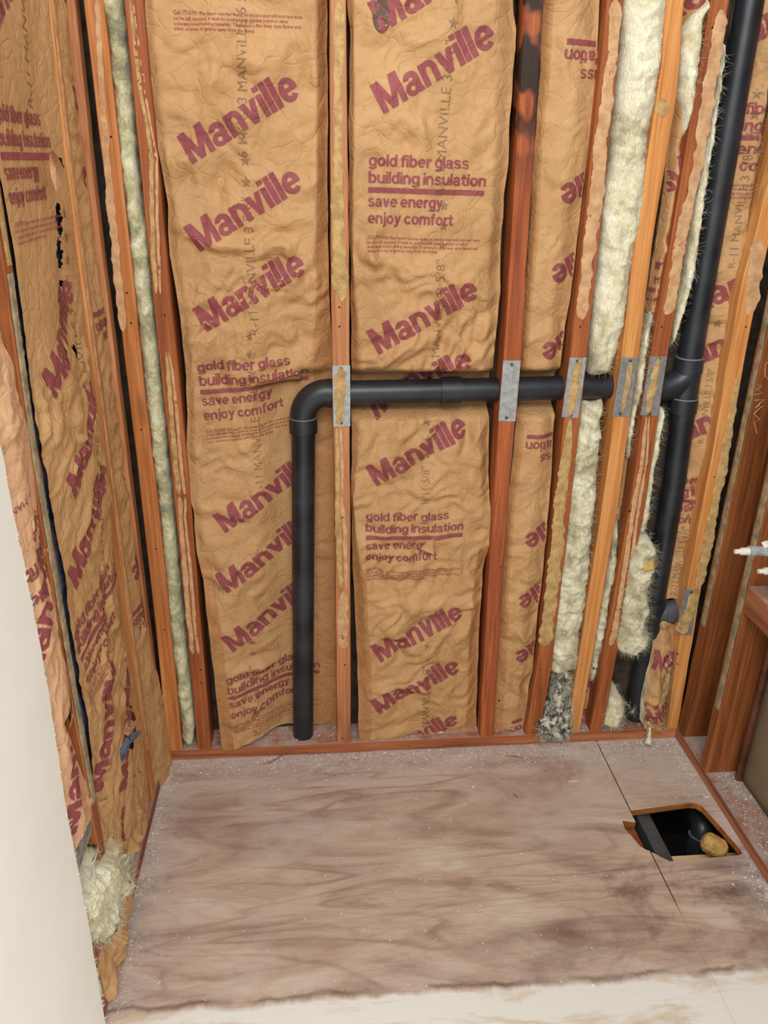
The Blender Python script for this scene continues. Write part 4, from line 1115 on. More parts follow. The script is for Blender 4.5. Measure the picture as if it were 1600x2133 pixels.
fF = fluff('bare_insulation_strip', 'back',
    [(1470, 5, .03), (1440, 32, .02), (1424, 70, .01), (1420, 130, .01), (1418, 200, .02), (1420, 250, .03), (1418, 290, .04)],
    [(1478, 6, .03), (1470, 32, .02), (1460, 70, .01), (1455, 130, .01), (1448, 200, .02), (1436, 260, .03), (1430, 290, .04)],
    FB_Y, seed=33, bulge=0.02, lump=0.008, count=700)
tag(fF, 'tapered yellow fibreglass tuft near the top, left of the pinkish stud', 'insulation')
fF2 = fluff('bare_insulation_strip', 'back',
    [(1352, 640, .04), (1336, 700, .02), (1330, 760, .02), (1322, 800, .03), (1308, 870, .03), (1300, 920, .04), (1302, 955, .05)],
    [(1360, 640, .04), (1350, 700, .02), (1345, 760, .02), (1338, 810, .03), (1322, 870, .03), (1312, 920, .04), (1310, 955, .05)],
    FB_D, seed=35, bulge=0.015, lump=0.008, count=600)
tag(fF2, 'dirty fibreglass wisp behind the pipe between the bright orange and pinkish studs', 'insulation')
fF3 = fluff('bare_insulation_strip', 'back',
    [(1278, 1050, .05), (1270, 1120, .04), (1262, 1200, .03), (1250, 1260, .03), (1240, 1310, .03), (1232, 1370, .03), (1226, 1420, .05)],
    [(1288, 1050, .05), (1284, 1120, .04), (1278, 1200, .03), (1266, 1260, .03), (1260, 1310, .03), (1250, 1370, .03), (1238, 1420, .05)],
    FB_B if False else FB_D, seed=37, bulge=0.012, lump=0.008, count=700, smat=STRAND_G)
tag(fF3, 'grey dirty fibreglass strip low between the bright orange and pinkish studs', 'insulation')

# bay with the stack
fG = fluff('bare_insulation_strip', 'back',
    [(1506, 90, .04), (1488, 200, .03), (1470, 300, .03), (1446, 440, .03), (1428, 560, .03), (1412, 640, .03), (1398, 700, .04), (1392, 722, .05)],
    [(1512, 90, .04), (1498, 200, .03), (1484, 300, .03), (1464, 440, .03), (1446, 560, .03), (1430, 640, .03), (1404, 700, .04), (1394, 722, .05)],
    FB_Y, seed=41, bulge=0.012, lump=0.006, count=600, back=0.07)
tag(fG, 'thin yellow fibreglass strip along the left of the tall black pipe, upper half', 'insulation')
fG2 = fluff('bare_insulation_strip', 'back',
    [(1372, 850, .03), (1352, 960, .02), (1338, 1050, .02), (1326, 1112, .03)],
    [(1386, 850, .03), (1366, 960, .02), (1352, 1050, .02), (1344, 1112, .03)],
    FB_Y, seed=43, bulge=0.014, lump=0.006, count=500, back=0.07)
tag(fG2, 'yellow fibreglass strip along the left of the black pipe below its tee', 'insulation')
fG3 = fluff('torn_insulation_wad', 'back',
    [(1326, 1112, .03), (1318, 1140, .01), (1312, 1170, .0), (1312, 1200, .01), (1302, 1225, .0), (1298, 1262, .0), (1296, 1290, .0), (1288, 1320, .0), (1284, 1355, .01)],
    [(1352, 1116, .03), (1364, 1140, .0), (1364, 1175, .0), (1350, 1200, .01), (1346, 1225, .0), (1348, 1262, .0), (1344, 1290, .0), (1350, 1325, .0), (1314, 1362, .01)],
    FB_D, seed=45, bulge=0.035, lump=0.016, fine=0.006, count=2200, slen=0.02)
tag(fG3, 'large cream torn fibreglass wad bulging over the lower black pipe', 'insulation')
OFO = plain('amber_foam', srgb(196, 150, 74), 0.9, bump=(90, 0.8, 0.005), c2=srgb(222, 186, 112), nscale=40)
V_ = fluff('amber_foam_scrap', 'back', [(1338, 1160, -.02), (1330, 1172, -.025), (1334, 1186, -.025), (1346, 1192, -.02)], [(1352, 1160, -.02), (1364, 1168, -.025), (1366, 1182, -.025), (1356, 1193, -.02)], OFO, seed=49, bulge=0.01, lump=0.006, count=0, back=0.0, parent=None)
tag(V_, 'amber foam scrap lodged in the large torn wad on the lower black pipe', 'insulation')
fG4 = fluff('torn_insulation_wad', 'back',
    [(1278, 1428, .05), (1268, 1450, .02), (1264, 1490, .0), (1259, 1512, -.005)],
    [(1284, 1432, .05), (1296, 1455, .01), (1299, 1480, .0), (1286, 1514, -.005)],
    FB_Y, seed=47, bulge=0.02, lump=0.010, count=900)
tag(fG4, 'small pale yellow fibreglass wad on the plate left of the pipe foot', 'insulation')

bG = batt('printed paper batt right of the tall black pipe', (0.95, 0.085, 0.4))
rG = [(1625, 0, .04), (1603, 160, .04), (1582, 300, .04), (1572, 365, .04), (1551, 510, .04), (1542, 580, .04), (1524, 690, .04), (1514, 745, .045), (1498, 800, .04), (1488, 860, .04), (1480, 925, .04), (1468, 1010, .04), (1458, 1060, .04), (1440, 1140, .04), (1426, 1200, .04), (1413, 1250, .045)]
mG = [(1590, 0, .05), (1570, 160, .05), (1550, 300, .05), (1535, 400, .05), (1515, 510, .05), (1495, 640, .05), (1478, 760, .05), (1460, 880, .05), (1442, 1000, .05), (1420, 1120, .05), (1396, 1248, .05)]
lG = [(1530, 0, .09), (1500, 200, .09), (1470, 400, .09), (1440, 600, .09), (1418, 760, .09), (1400, 900, .09), (1385, 1020, .09), (1368, 1140, .09), (1350, 1250, .09)]
sG = Sheet('back', [lG, mG, rG], seed=51, crump=1.3, scol=[0, .6, 1])
sG.block((1488, 236)); sG.block((1356, 1010)); sG.brand((1508, 130)); 
for p in ((1448, 655), (1415, 780), (1392, 935)): sG.brand((p[0] - 5, p[1] + 10))
sG.ink((1530, 560), (1560, 380), length=0.26, cap=0.016); sG.ink((1410, 1240), (1436, 1110), length=0.22, cap=0.018); sG.ink((1466, 925), (1484, 800), length=0.2, cap=0.016)
sG.build('paper_facing', MATS, bG)
sG.core('fibreglass_core', FB_G, bG, back=0.092, off=0.008)
strands('loose_fibres', sG.P(sG.U, sG.Z, sG.D)[:, -3:].reshape(-1, 3), np.tile(np.array([[0.4, -0.9, 0.0]]), (len(sG.U) * 3, 1)), STRAND_G, bG, 1200, 0.012, seed=8)

bG2 = batt('crumpled printed paper scrap hanging at the foot of the tall black pipe', (0.93, 0.05, 0.04))
sG2 = Sheet('back', [[(1362, 1300, .05), (1358, 1345, .03), (1352, 1390, .02), (1348, 1420, .01), (1344, 1460, -.005), (1342, 1500, -.01), (1340, 1518, -.01)],
                     [(1382, 1290, .03), (1380, 1345, .015), (1375, 1390, .0), (1368, 1440, -.015), (1362, 1480, -.02), (1360, 1524, -.02)],
                     [(1404, 1300, .05), (1404, 1345, .03), (1400, 1390, .02), (1392, 1430, .01), (1385, 1460, .0), (1382, 1500, -.01), (1381, 1516, -.01)]], seed=53, crump=2.6, step=0.004, billow=0.012)
sG2.brand((1348, 1400), ang=math.radians(10), L=0.2); sG2.brand((1345, 1500), ang=math.radians(20), L=0.2)
sG2.build('paper_facing', MATS, bG2); sG2.core('fibreglass_core', FB_D, bG2, off=0.01, inset=0.002)
strands('loose_fibres', sG2.P(sG2.U, sG2.Z, sG2.D)[:, -2:].reshape(-1, 3), np.tile(np.array([[0.6, -0.7, 0.0]]), (len(sG2.U) * 2, 1)), STRAND, bG2, 500, 0.012, seed=9)
# fibre tuft falling on to the floor
tp_ = [at(1354, 1515, 1, -.012), at(1353, 1535, 1, -.03), at(1350, 1550, 1, -.045)]
tuft = tube('fibre_tuft', tp_, [0.004, 0.005, 0.011], FB_Y, n=10)
tag(tuft, 'wisp of fibreglass dangling to the floor below the hanging paper scrap', 'insulation')
rr = np.random.RandomState(2)
P_ = np.array([tp_[0] * (1 - t) + tp_[2] * t for t in rr.rand(60)])
strands('loose_fibres', P_, rr.normal(0, 1, (60, 3)) * np.array([1, 1, 0.2]), STRAND, tuft, 160, 0.012, seed=12)
wp = [at(1298, 1460, 1, .0), at(1310, 1470, 1, -.01), at(1318, 1482, 1, -.012)]
strands('loose_fibres', np.array(wp), np.array([[0.5, -0.5, -0.2]] * 3), STRAND, fG4, 60, 0.02, seed=14)

# ------------------------------------------------------------------ left wall insulation
bL = batt('large torn and crumpled printed paper batt filling the left wall bay', (-0.56, -0.36, 0.04))
lL = [(-62, 0, .01), (-22, 250, .01), (6, 400, .01), (24, 500, .01), (38, 600, .01), (58, 760, .008), (71, 880, .008), (93, 980, .008), (110, 1080, .008), (134, 1200, .008), (152, 1330, .01), (172, 1450, .012), (194, 1560, .02), (208, 1660, .03), (222, 1760, .03)]
mL1 = [(20, 0, .01), (50, 250, .01), (70, 420, .01), (90, 560, .012), (105, 680, -.005), (122, 760, -.03), (142, 880, -.03), (160, 1000, -.025), (178, 1140, -.02), (195, 1270, -.015), (212, 1400, -.01), (228, 1520, .0), (240, 1640, .01), (236, 1800, .01)]
mL2 = [(70, 0, .01), (92, 250, .012), (112, 420, .014), (130, 560, .02), (142, 680, .01), (155, 760, -.01), (172, 860, -.032), (190, 960, -.035), (205, 1060, -.03), (218, 1160, -.022), (232, 1270, -.02), (245, 1400, -.02), (258, 1520, -.012), (270, 1640, .0), (270, 1760, .01)]
rL = [(106, 0, .004), (124, 200, .004), (136, 300, .004), (149, 400, .006), (166, 533, .012), (176, 640, .012), (187, 740, .010), (199, 870, .006), (211, 950, -.004), (224, 1060, .0), (232, 1160, .01), (244, 1240, .01), (260, 1330, .01), (275, 1430, .0), (288, 1530, -.01), (296, 1620, -.01), (296, 1700, .0)]
sL = Sheet('left', [lL, mL1, mL2, rL], seed=61, crump=0.8, scol=[0, .4, .75, 1], billow=0.0028, rough_z=([0, 0.4, 1.2, 1.42, 2.3], [1.1, 1.1, 1.0, 0.22, 0.15]))
sL.block((0, 250)); sL.brand((-16, 102))
for p in ((110, 832), (150, 1040), (162, 1228)): sL.brand(p, ang=math.radians(32))
sL.block((163, 1338), ang=math.radians(12)); sL.brand((228, 1640), ang=math.radians(60)); sL.brand((262, 1640), ang=math.radians(60)) 
sL.ink((182, 900), (165, 700)); sL.ink((205, 1200), (190, 960)); sL.ink((80, 230), (60, 20))
torn = [((112, 330), (135, 385), 0.004), ((112, 430), (128, 590), 0.004)]
holes = []
for a, b, c_ in (((104, 318), (124, 352), 0), ((111, 420), (121, 500), 0), ((116, 500), (125, 560), 0), ((125, 585), (127, 600), 0), ((136, 722), (146, 752), 0)):
    p0, p1 = sL.uv(*a, 0.012), sL.uv(*b, 0.012)
    holes.append((p0, p1))
def keepL(u, z):
    for (a, b) in holes:
        zz0, zz1 = min(a[1], b[1]), max(a[1], b[1])
        if zz0 < z < zz1:
            t = (z - a[1]) / (b[1] - a[1]); uc = a[0] + (b[0] - a[0]) * t
            if abs(u - uc) < 0.012 * (0.35 + abs(math.sin(t * math.pi))) + 0.004 * math.sin(z * 310): return False
    a, b = sL.uv(243, 1480, 0.0), sL.uv(287, 1560, 0.0)
    c0 = ((a[0] + b[0]) / 2, (a[1] + b[1]) / 2)
    if ((u - c0[0]) / 0.05) ** 2 + ((z - c0[1]) / 0.055) ** 2 + 0.35 * math.sin(u * 150 + z * 90) < 0.8: return False
    return True
sL.build('paper_facing', MATS, bL, keep=keepL); sL.core('torn_dark_backing', FOIL, bL, off=0.016, inset=0.024, back=0.086)
leaf('torn_flap', [(103, 318, -.01), (112, 312, -.03), (120, 325, -.045), (133, 352, -.03), (134, 375, -.02), (118, 398, -.03), (108, 370, -.025), (104, 345, -.02)], 0, 'left', 0, PAPER_P, bL, 2)
leaf('torn_flap', [(262, 1502, -.02), (275, 1500, -.05), (282, 1512, -.05), (270, 1535, -.03), (258, 1528, -.02)], 0, 'left', 0, PAPER_P, bL, 3)
leaf('torn_flap', [(265, 1535, -.03), (275, 1525, -.05), (296, 1522, -.06), (290, 1532, -.05), (270, 1550, -.04), (252, 1592, -.02), (250, 1560, -.02)], 0, 'left', 0, FOIL, bL, 4)

bA = batt('narrow heavily wrinkled paper batt between the two left wall studs nearest the corner', (-0.56, -0.1, 0.04))
sA = Sheet('left', [[(118, 0, .03), (130, 150, .03), (150, 300, .03), (166, 430, .03), (180, 540, .03), (192, 640, .03), (204, 740, .03), (220, 850, .03), (232, 930, .03), (246, 1010, .03), (264, 1130, .03), (279, 1270, .03), (294, 1390, .03), (306, 1500, .02), (322, 1640, .01)],
                    [(135, 0, .018), (146, 150, .018), (166, 300, .018), (182, 430, .016), (197, 540, .014), (210, 640, .012), (222, 740, .01), (236, 850, .01), (248, 930, .01), (260, 1010, .01), (278, 1130, .01), (292, 1270, .008), (306, 1390, .0), (325, 1500, -.02), (340, 1640, -.03)],
                    [(152, 0, .03), (162, 150, .03), (182, 300, .03), (198, 430, .03), (213, 540, .03), (227, 640, .028), (240, 740, .03), (252, 850, .03), (262, 930, .03), (273, 1010, .03), (289, 1130, .03), (303, 1270, .02), (318, 1390, -.0), (342, 1500, -.03), (362, 1640, -.035)]],
           seed=71, crump=0.8, step=0.0045, billow=0.003)
for ex, ey in ((135, -40), (163, 190), (183, 360), (268, 1000), (284, 1120), (282, 1195)): sA.brand((ex, ey), ang=A180 + math.radians(30), end=True)
for bx, by in ((213, 690), (290, 1310)):
    u, z = sA.uv(bx, by)
    sA.bar(u + 0.25, z + 0.03, 0.257, 0.0105, A180); sA.text('building insulation', u + 0.25, z + 0.018, 0.0235, A180, width=0.259, bold=0.028); sA.text('gold fiber glass', u + 0.25, z - 0.012, 0.0235, A180, width=0.218, bold=0.028)
sA.build('paper_facing', MATS, bA); sA.core('fibreglass_core', FB_D, bA, off=0.008)

bK = batt('pale crumpled paper batt between the drywall edge and the gritty-glued left stud', (-0.56, -0.70, 0.44))
rK = [(-60, 450, .02), (-30, 560, .02), (0, 700, .01), (16, 760, .0), (30, 830, .0), (50, 900, .0), (62, 1000, .0), (72, 1080, .0), (85, 1170, .0), (98, 1230, -.005), (112, 1330, -.01), (125, 1400, -.01), (133, 1470, -.01), (120, 1505, -.01), (150, 1590, -.01), (185, 1668, -.005)]
mK = [(-80, 450, .0), (-50, 600, .0), (-20, 760, -.01), (8, 900, -.02), (25, 1020, -.02), (48, 1150, -.02), (65, 1260, -.025), (85, 1360, -.03), (100, 1460, -.025), (118, 1560, -.025), (158, 1728, -.02)]
lK = [(-140, 450, .02), (-90, 650, .02), (-40, 850, .02), (-8, 1010, .01), (20, 1120, .0), (45, 1230, -.002), (75, 1400, -.004), (95, 1500, -.004), (115, 1640, -.004), (142, 1785, -.004)]
sK = Sheet('left', [lK, mK, rK], seed=83, crump=0.8, step=0.005, billow=0.005)
sK.brand((80, 1440), ang=math.radians(50)); sK.brand((150, 1735), ang=math.radians(60))
for (x_, y_) in ((82, 1110), (85, 1180)):
    u, z = sK.uv(x_, y_, 0.0)
    sK.text('building' if y_ > 1150 else 'gold fiber', u, z, 0.0235, A180 + 0.25, width=0.14, bold=0.028)
sK.text('save', *sK.uv(75, 1060, 0.0), 0.0235, A180 + 0.2, width=0.07, bold=0.028)
sK.text('R-11 MANVILLE', *sK.uv(50, 1010, 0.0), 0.011, A180 + 0.2, width=0.11, bold=0.02)
sK.build('paper_facing', [PAPER_P] + MATS[1:], bK); sK.core('torn_dark_backing', FOIL, bK, off=0.016, back=0.088)
sK2 = Sheet('left', [[(20, 760, .02), (38, 830, .02), (58, 900, .02), (70, 1000, .02), (80, 1080, .02), (92, 1170, .01), (108, 1250, .0), (120, 1330, -.004), (132, 1400, -.006), (140, 1470, -.006), (130, 1520, -.01)],
                     [(34, 800, .03), (46, 850, .03), (68, 930, .03), (88, 1010, .03), (103, 1100, .03), (118, 1200, .02), (128, 1290, .015), (140, 1380, .01), (147, 1430, .01), (150, 1480, .01), (140, 1515, .0)]], seed=85, crump=1.2)
sK2.build('paper_flange', [PAPER_D], bK)

# bottom of the left wall: exposed fibreglass and a low paper
fL = fluff('torn_insulation_wad', 'left',
    [(206, 1722, .02), (192, 1780, .01), (176, 1840, .0), (168, 1880, .0), (175, 1930, .0), (186, 1965, .01)],
    [(236, 1735, .02), (252, 1770, .0), (258, 1795, -.01), (240, 1825, -.01), (216, 1855, -.01), (212, 1890, -.01), (196, 1950, .0)],
    FB_Y, seed=91, bulge=0.028, lump=0.014, fine=0.006, count=2600, slen=0.022)
tag(fL, 'fluffy torn yellow fibreglass spilling low on the left wall', 'insulation')
bM = batt('low folded paper scrap on the left bottom plate under the yellow wad', (-0.55, -0.5, 0.04))
sM = Sheet('left', [[(190, 1950, .005), (195, 2000, .002), (205, 2060, .0), (212, 2090, .0)], [(222, 1885, .02), (228, 1930, -.01), (225, 1980, -.02), (222, 2050, -.01)], [(276, 1810, .03), (270, 1850, -.005), (262, 1900, -.01), (250, 1960, -.01), (232, 2040, -.005)]], seed=95, crump=1.8, ztop=None)
sM.brand((205, 2012), ang=math.radians(40), L=0.2)
sM.build('paper_facing', MATS, bM); sM.core('fibreglass_core', FB_Y, bM, off=0.01)
bN = batt('tapering strip of paper with print low beside the left bottom plate', (-0.55, -0.25, 0.04))
sN = Sheet('left', [[(200, 1700, .03), (225, 1760, .03), (240, 1800, .03)], [(240, 1640, .02), (258, 1740, .01), (262, 1800, .01)], [(300, 1600, .0), (306, 1660, .0), (296, 1740, .002), (280, 1812, .002)]], seed=97, crump=1.5, ztop=None)
sN.brand((272, 1790), ang=math.radians(75), L=0.2)
sN.build('paper_facing', MATS, bN); sN.core('fibreglass_core', FB_D, bN, off=0.01)

# ------------------------------------------------------------------ nail plates
def plate(tl, tr, bl, br, mat, label, y=-0.0012, nails=(), glue=None, seed=1):
    P = [at(*tl, 1, y), at(*tr, 1, y), at(*br, 1, y), at(*bl, 1, y)]
    Q = [p + np.array([0, 0.0010, 0]) for p in P]
    V = [p + np.array([0, 0, 0]) for p in P] + Q
    F = [(0, 3, 2, 1)[::-1], (4, 5, 6, 7)[::-1]] + [(i, (i + 1) % 4, 4 + (i + 1) % 4, 4 + i) for i in range(4)]
    o = mesh_obj('nail_plate', np.array(V), F, mat, smooth=False, origin=sum(P) / 4)
    bm = bmesh.new(); bm.from_mesh(o.data); bmesh.ops.recalc_face_normals(bm, faces=bm.faces); bm.to_mesh(o.data); bm.free()
    bevel(o, 0.0004, 1)
    tag(o, label, 'nail plate')
    for px, py in nails:
        p = at(px, py, 1, y)
        Vn, Fn = tube_vf([p + np.array([0, .001, 0]), p + np.array([0, -.0012, 0]), p + np.array([0, -.0016, 0])], [0.0042, 0.0042, 0.0028], 14)
        mesh_obj('nail', Vn, Fn, NAILM, o, smooth=False)
    if glue: smear(o, 'back', glue, GLUE, seed, plane=y - 0.0002, h=0.0028)
    return o
plate((692, 762), (729.5, 761), (694.5, 889), (730, 888), GALV, 'galvanised nail plate on the ochre-smeared stud at the black elbow', nails=[(711, 768), (711, 881)], glue=[(702, 718, 764), (698, 721, 790), (696, 720, 830), (701, 715, 850), (697, 717, 884)], seed=3)
plate((1048.5, 751), (1085, 751), (1038, 877), (1074, 878), GALV, 'clean galvanised nail plate on the scorched stud', nails=[(1066, 759), (1055, 870)])
plate((1187, 745), (1222.5, 745), (1170, 869), (1205, 871), GALV, 'galvanised nail plate with a broad glue smear on the glue-streaked stud', nails=[(1203, 752), (1189, 865)], glue=[(1200, 1216, 747), (1192, 1208, 790), (1183, 1202, 840), (1181, 1193, 866)], seed=5)
plate((1295, 745), (1330, 745), (1276, 868), (1312, 869), GALVD, 'grey nail plate on the bright orange stud', nails=[(1313, 752), (1292, 862)], glue=[(1310, 1319, 752), (1303, 1315, 790), (1297, 1307, 830), (1292, 1299, 862)], seed=7)
plate((1354.5, 742), (1390, 743), (1334, 865), (1371, 867), GALVD, 'grey nail plate on the pinkish stud nearest the tee', nails=[(1373, 748), (1353, 862)], glue=[(1364, 1378, 746), (1355, 1371, 790), (1346, 1362, 830), (1344, 1356, 861)], seed=9)
plate((1425, 1228), (1457, 1228), (1409, 1322), (1440, 1324), GALVD, 'low nail plate half covered by glue on the right corner stud', nails=[(1441, 1234), (1426, 1318)], glue=[(1440, 1457, 1230), (1428, 1448, 1270), (1412, 1438, 1300), (1410, 1436, 1321)], seed=11)

# ------------------------------------------------------------------ pipes
pv = empty('vent_pipe', (0.89, 0.06, 0.038))
tag(pv, 'black plastic drain and vent piping: tall stack, level run and upright left leg', 'pipe')
R = 0.0302; RH = 0.0355
def pt(x, y, z): return np.array([x, y, z])
zp = 1.085; xl0, xl1 = -0.096, -0.122
yP, yS = 0.047, 0.062
zS = lambda x: zp + (x + 0.05) * 0.012
tube('upright_pipe', [pt(xl1, yP, 0.037), pt(xl0, yP, 1.0)], R, ABS, pv)
tube('pipe_hub', [pt(xl0, yP, 0.985), pt(xl0, yP, 1.024)], RH, ABS, pv)
tube('primer_ring', [pt(xl0, yP, 1.0235), pt(xl0, yP, 1.0255)], RH + 0.0005, RING, pv)
el = []
cx, cz, rb = xl0 + 0.062, 1.024, 0.062
for k in range(13):
    a = math.pi - k * math.pi / 2 / 12
    el.append(pt(cx + rb * math.cos(a), yP, cz + rb * math.sin(a)))
tube('elbow', el, 0.0335, ABS, pv)
tube('pipe_hub', [pt(cx - 0.002, yP, zp), pt(cx + 0.034, yP, zp)], RH, ABS, pv)
tube('level_pipe', [pt(cx + 0.02, yP, zp), pt(0.40, yP, zS(0.40)), pt(0.82, yS, zS(0.82))], R, ABS, pv)
tube('coupling', [pt(0.247, yP, zS(.247)), pt(0.297, yP, zS(.297))], 0.0345, ABS, pv)
tube('stack_pipe', [pt(0.883, yS, 2.355), pt(0.886, yS, 1.60), pt(0.887, yS, 1.16)], R, ABS, pv)
tube('stack_pipe', [pt(0.892, yS, 1.06), pt(0.903, yS, 0.83), pt(0.905, yS, 0.45)], R, ABS, pv)
tube('stack_pipe', [pt(0.905, yS, 0.37), pt(0.907, yS, 0.037)], 0.031, ABS, pv)
tube('tee', [pt(0.887, yS, 1.166), pt(0.888, yS, 1.128), pt(0.8885, yS, 1.1275), pt(0.890, yS, 1.062), pt(0.8905, yS, 1.0615), pt(0.892, yS, 1.022)], [RH, RH, 0.033, 0.033, RH, RH], ABS, pv)
sw = []
for k in range(11):
    a = k / 10
    sw.append(pt(0.800 + 0.088 * math.sin(a * math.pi / 2), yS, 1.093 + 0.05 * (1 - math.cos(a * math.pi / 2)) - 0.010))
tube('tee_branch', sw, [0.034] * 8 + [0.033, 0.032, 0.030], ABS, pv)
tube('primer_ring', [pt(0.887, yS, 1.165), pt(0.887, yS, 1.168)], RH + 0.0004, RING, pv)
tube('primer_ring', [pt(0.890, yS, 1.060), pt(0.890, yS, 1.063)], RH + 0.0006, RING, pv)
tube('tee', [pt(0.905, yS, 0.46), pt(0.905, yS, 0.425), pt(0.905, yS, 0.375), pt(0.905, yS, 0.345)], [RH, 0.034, 0.034, RH], ABS, pv)
tube('tee_branch', [pt(0.905, yS, 0.405), pt(0.935, yS, 0.412), pt(0.955, yS, 0.417)], [0.030, 0.032, 0.032], ABSG, pv)
tube('pipe_hub', [pt(0.938, yS, 0.413), pt(0.985, yS, 0.419)], 0.0345, ABSG, pv)

# copper line on the right
cpp = tube('copper_pipe', [pt(1.098, -0.225, 0.036), pt(1.094, -0.225, 1.2), pt(1.094, -0.225, 2.3)], 0.0105, COPPER, n=16)
tag(cpp, 'thin tarnished copper pipe rising beside the tan panel on the right', 'pipe')

# white pipe ends of the old valve
def stub(px, py, k, label):
    y = -0.34
    a = at(px, py, 1, y)
    o = empty('pipe_stub', a)
    d = np.array([1.0, -0.02, 0.012]); d /= np.linalg.norm(d)
    tube('stub_tip', [a, a + d * .014 * k, a + d * .0145 * k, a + d * .034 * k], [.0055 * k, .006 * k, .0088 * k, .0088 * k], PEX, o, n=18)
    tube('grey_collar', [a + d * .032 * k, a + d * .044 * k, a + d * .0445 * k, a + d * .07 * k, a + d * .0705 * k, a + d * .08 * k], [.0125 * k, .0125 * k, .0112 * k, .0112 * k, .0128 * k, .0128 * k], GREYF, o, n=20)
    tube('supply_pipe', [a + d * .078 * k, a + np.array([1.11 - a[0], 0, 0]) * 1.0], .009 * k, PEX, o, n=16)
    tag(o, label, 'plumbing')
    return o
s_up = stub(1531, 1149, 1.0, 'upper white pipe end with a grey collar sticking out at the right edge')
stub(1580, 1190, 1.0, 'lower white pipe end just above the horizontal block at the right edge')
pr = at(1596, 1128, 1, -0.34)
leaf('torn_label', [(1586, 1130, -.34), (1598, 1126, -.345), (1612, 1130, -.34), (1606, 1150, -.35), (1592, 1140, -.345)], 0, 'back', 0, PEX, s_up, 5)

# chalk marks on the brown stud (a part of it)
def chalk(parent, strokes, y, rad=0.0011):
    V, F = [], []
    for st in strokes:
        path = [at(a, b, 1, y) for a, b in st]
        v, f = tube_vf(path, rad, 5); off = len(V); V += v; F += [tuple(i + off for i in g) for g in f]
    mesh_obj('scratched_marks', np.array(V), F, GLUEP, parent, smooth=False)
chalk(R1, [[(1579, 802), (1587, 804), (1576, 812), (1590, 818), (1571, 823)], [(1572, 834), (1592, 832), (1574, 850)], [(1583, 838), (1581, 846)], [(1589, 845), (1570, 862), (1584, 874), (1571, 879), (1577, 903)],
          [(1599, 755), (1594, 760), (1594, 785), (1600, 788)]], -0.0425)

# ------------------------------------------------------------------ below the floor
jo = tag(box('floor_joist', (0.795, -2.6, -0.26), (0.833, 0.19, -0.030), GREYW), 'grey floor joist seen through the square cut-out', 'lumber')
jo.location.z -= 0.0
tag(box('floor_joist', (1.11, -2.6, -0.24), (1.148, 0.19, -0.021), W_BN), 'brown floor joist at the right of the square cut-out', 'lumber')
_cb = at(1415, 1786, 2, -0.085)
tag(box('cross_brace', (0.84, _cb[1] - 0.040, -0.11), (1.108, _cb[1] + 0.006, -0.085), PALEW), 'pale new wood cross piece under the near edge of the cut-out', 'lumber')
tag(box('blocking', (0.725, -0.46, -0.09), (0.768, -0.28, -0.021), W_BN), 'brown cleat showing through the notch left of the square cut-out', 'lumber')
trap = empty('trap_pipe', (0.93, -0.36, -0.2))
tag(trap, 'black plastic trap bend under the square floor cut-out', 'pipe')
c1 = at(1450, 1720, 2, -0.10)
tb = []
for k in range(14):
    a = -0.3 + k * 2.0 / 13
    tb.append(pt(0.905 + 0.052 * math.sin(a) * 1.0, -0.31 - 0.035 * (1 - math.cos(a)) - 0.02 * k / 13, -0.105 + 0.06 * math.cos(a)))
tq = [at(1412, 1684, 2, -0.20), at(1430, 1690, 2, -0.15), at(1448, 1700, 2, -0.12), at(1461, 1716, 2, -0.11), at(1463, 1734, 2, -0.125), at(1458, 1752, 2, -0.15), at(1452, 1775, 2, -0.18)]
def crv(P, n=5):
    out = []
    for k in range(len(P) - 1):
        p0, p1, p2, p3 = P[max(k - 1, 0)], P[k], P[k + 1], P[min(k + 2, len(P) - 1)]
        for i in range(n):
            t = i / n
            out.append(0.5 * (2 * p1 + (p2 - p0) * t + (2 * p0 - 5 * p1 + 4 * p2 - p3) * t * t + (3 * p1 - p0 - 3 * p2 + p3) * t ** 3))
    return out + [P[-1]]
tube('trap_bend', crv(tq), 0.030, ABS, trap)
tube('pipe_hub', [tq[5] + (tq[4] - tq[5]) * 0.5, tq[6]], 0.035, ABS, trap)
tube('primer_ring', [tq[5] + (tq[4] - tq[5]) * 0.56, tq[5] + (tq[4] - tq[5]) * 0.46], 0.0362, RING, trap)
tube('trap_outlet', crv([tq[6], at(1446, 1792, 2, -0.22), at(1440, 1820, 2, -0.26), at(1430, 1960, 2, -0.30)]), 0.031, ABS, trap)
# sponge plug
def sponge():
    bm = bmesh.new()
    bmesh.ops.create_icosphere(bm, subdivisions=5, radius=1.0)
    c = at(1488, 1762, 2, -0.035)
    axis = Vector((0.8, -0.35, 0.1)).normalized()
    for v in bm.verts:
        p = v.co
        q = Vector((abs(p.x) ** 0.55 * math.copysign(1, p.x) * 0.034, abs(p.y) ** 0.9 * math.copysign(1, p.y) * 0.028, abs(p.z) ** 0.9 * math.copysign(1, p.z) * 0.024))
        nn = float(pn(q.x * 90, q.y * 90, q.z * 90)); q *= 1 + 0.10 * nn
        v.co = q
    me = bpy.data.meshes.new('sponge_plug'); bm.to_mesh(me); bm.free()
    me.materials.append(SPONGE)
    me.polygons.foreach_set('use_smooth', np.ones(len(me.polygons), dtype=bool))
    o = bpy.data.objects.new('sponge_plug', me); COL.objects.link(o)
    o.location = c; o.rotation_euler = (0.35, 0.25, math.radians(-32))
    return tag(o, 'tan sponge stuffed in the pipe mouth inside the square floor cut-out', 'sponge')
sponge()

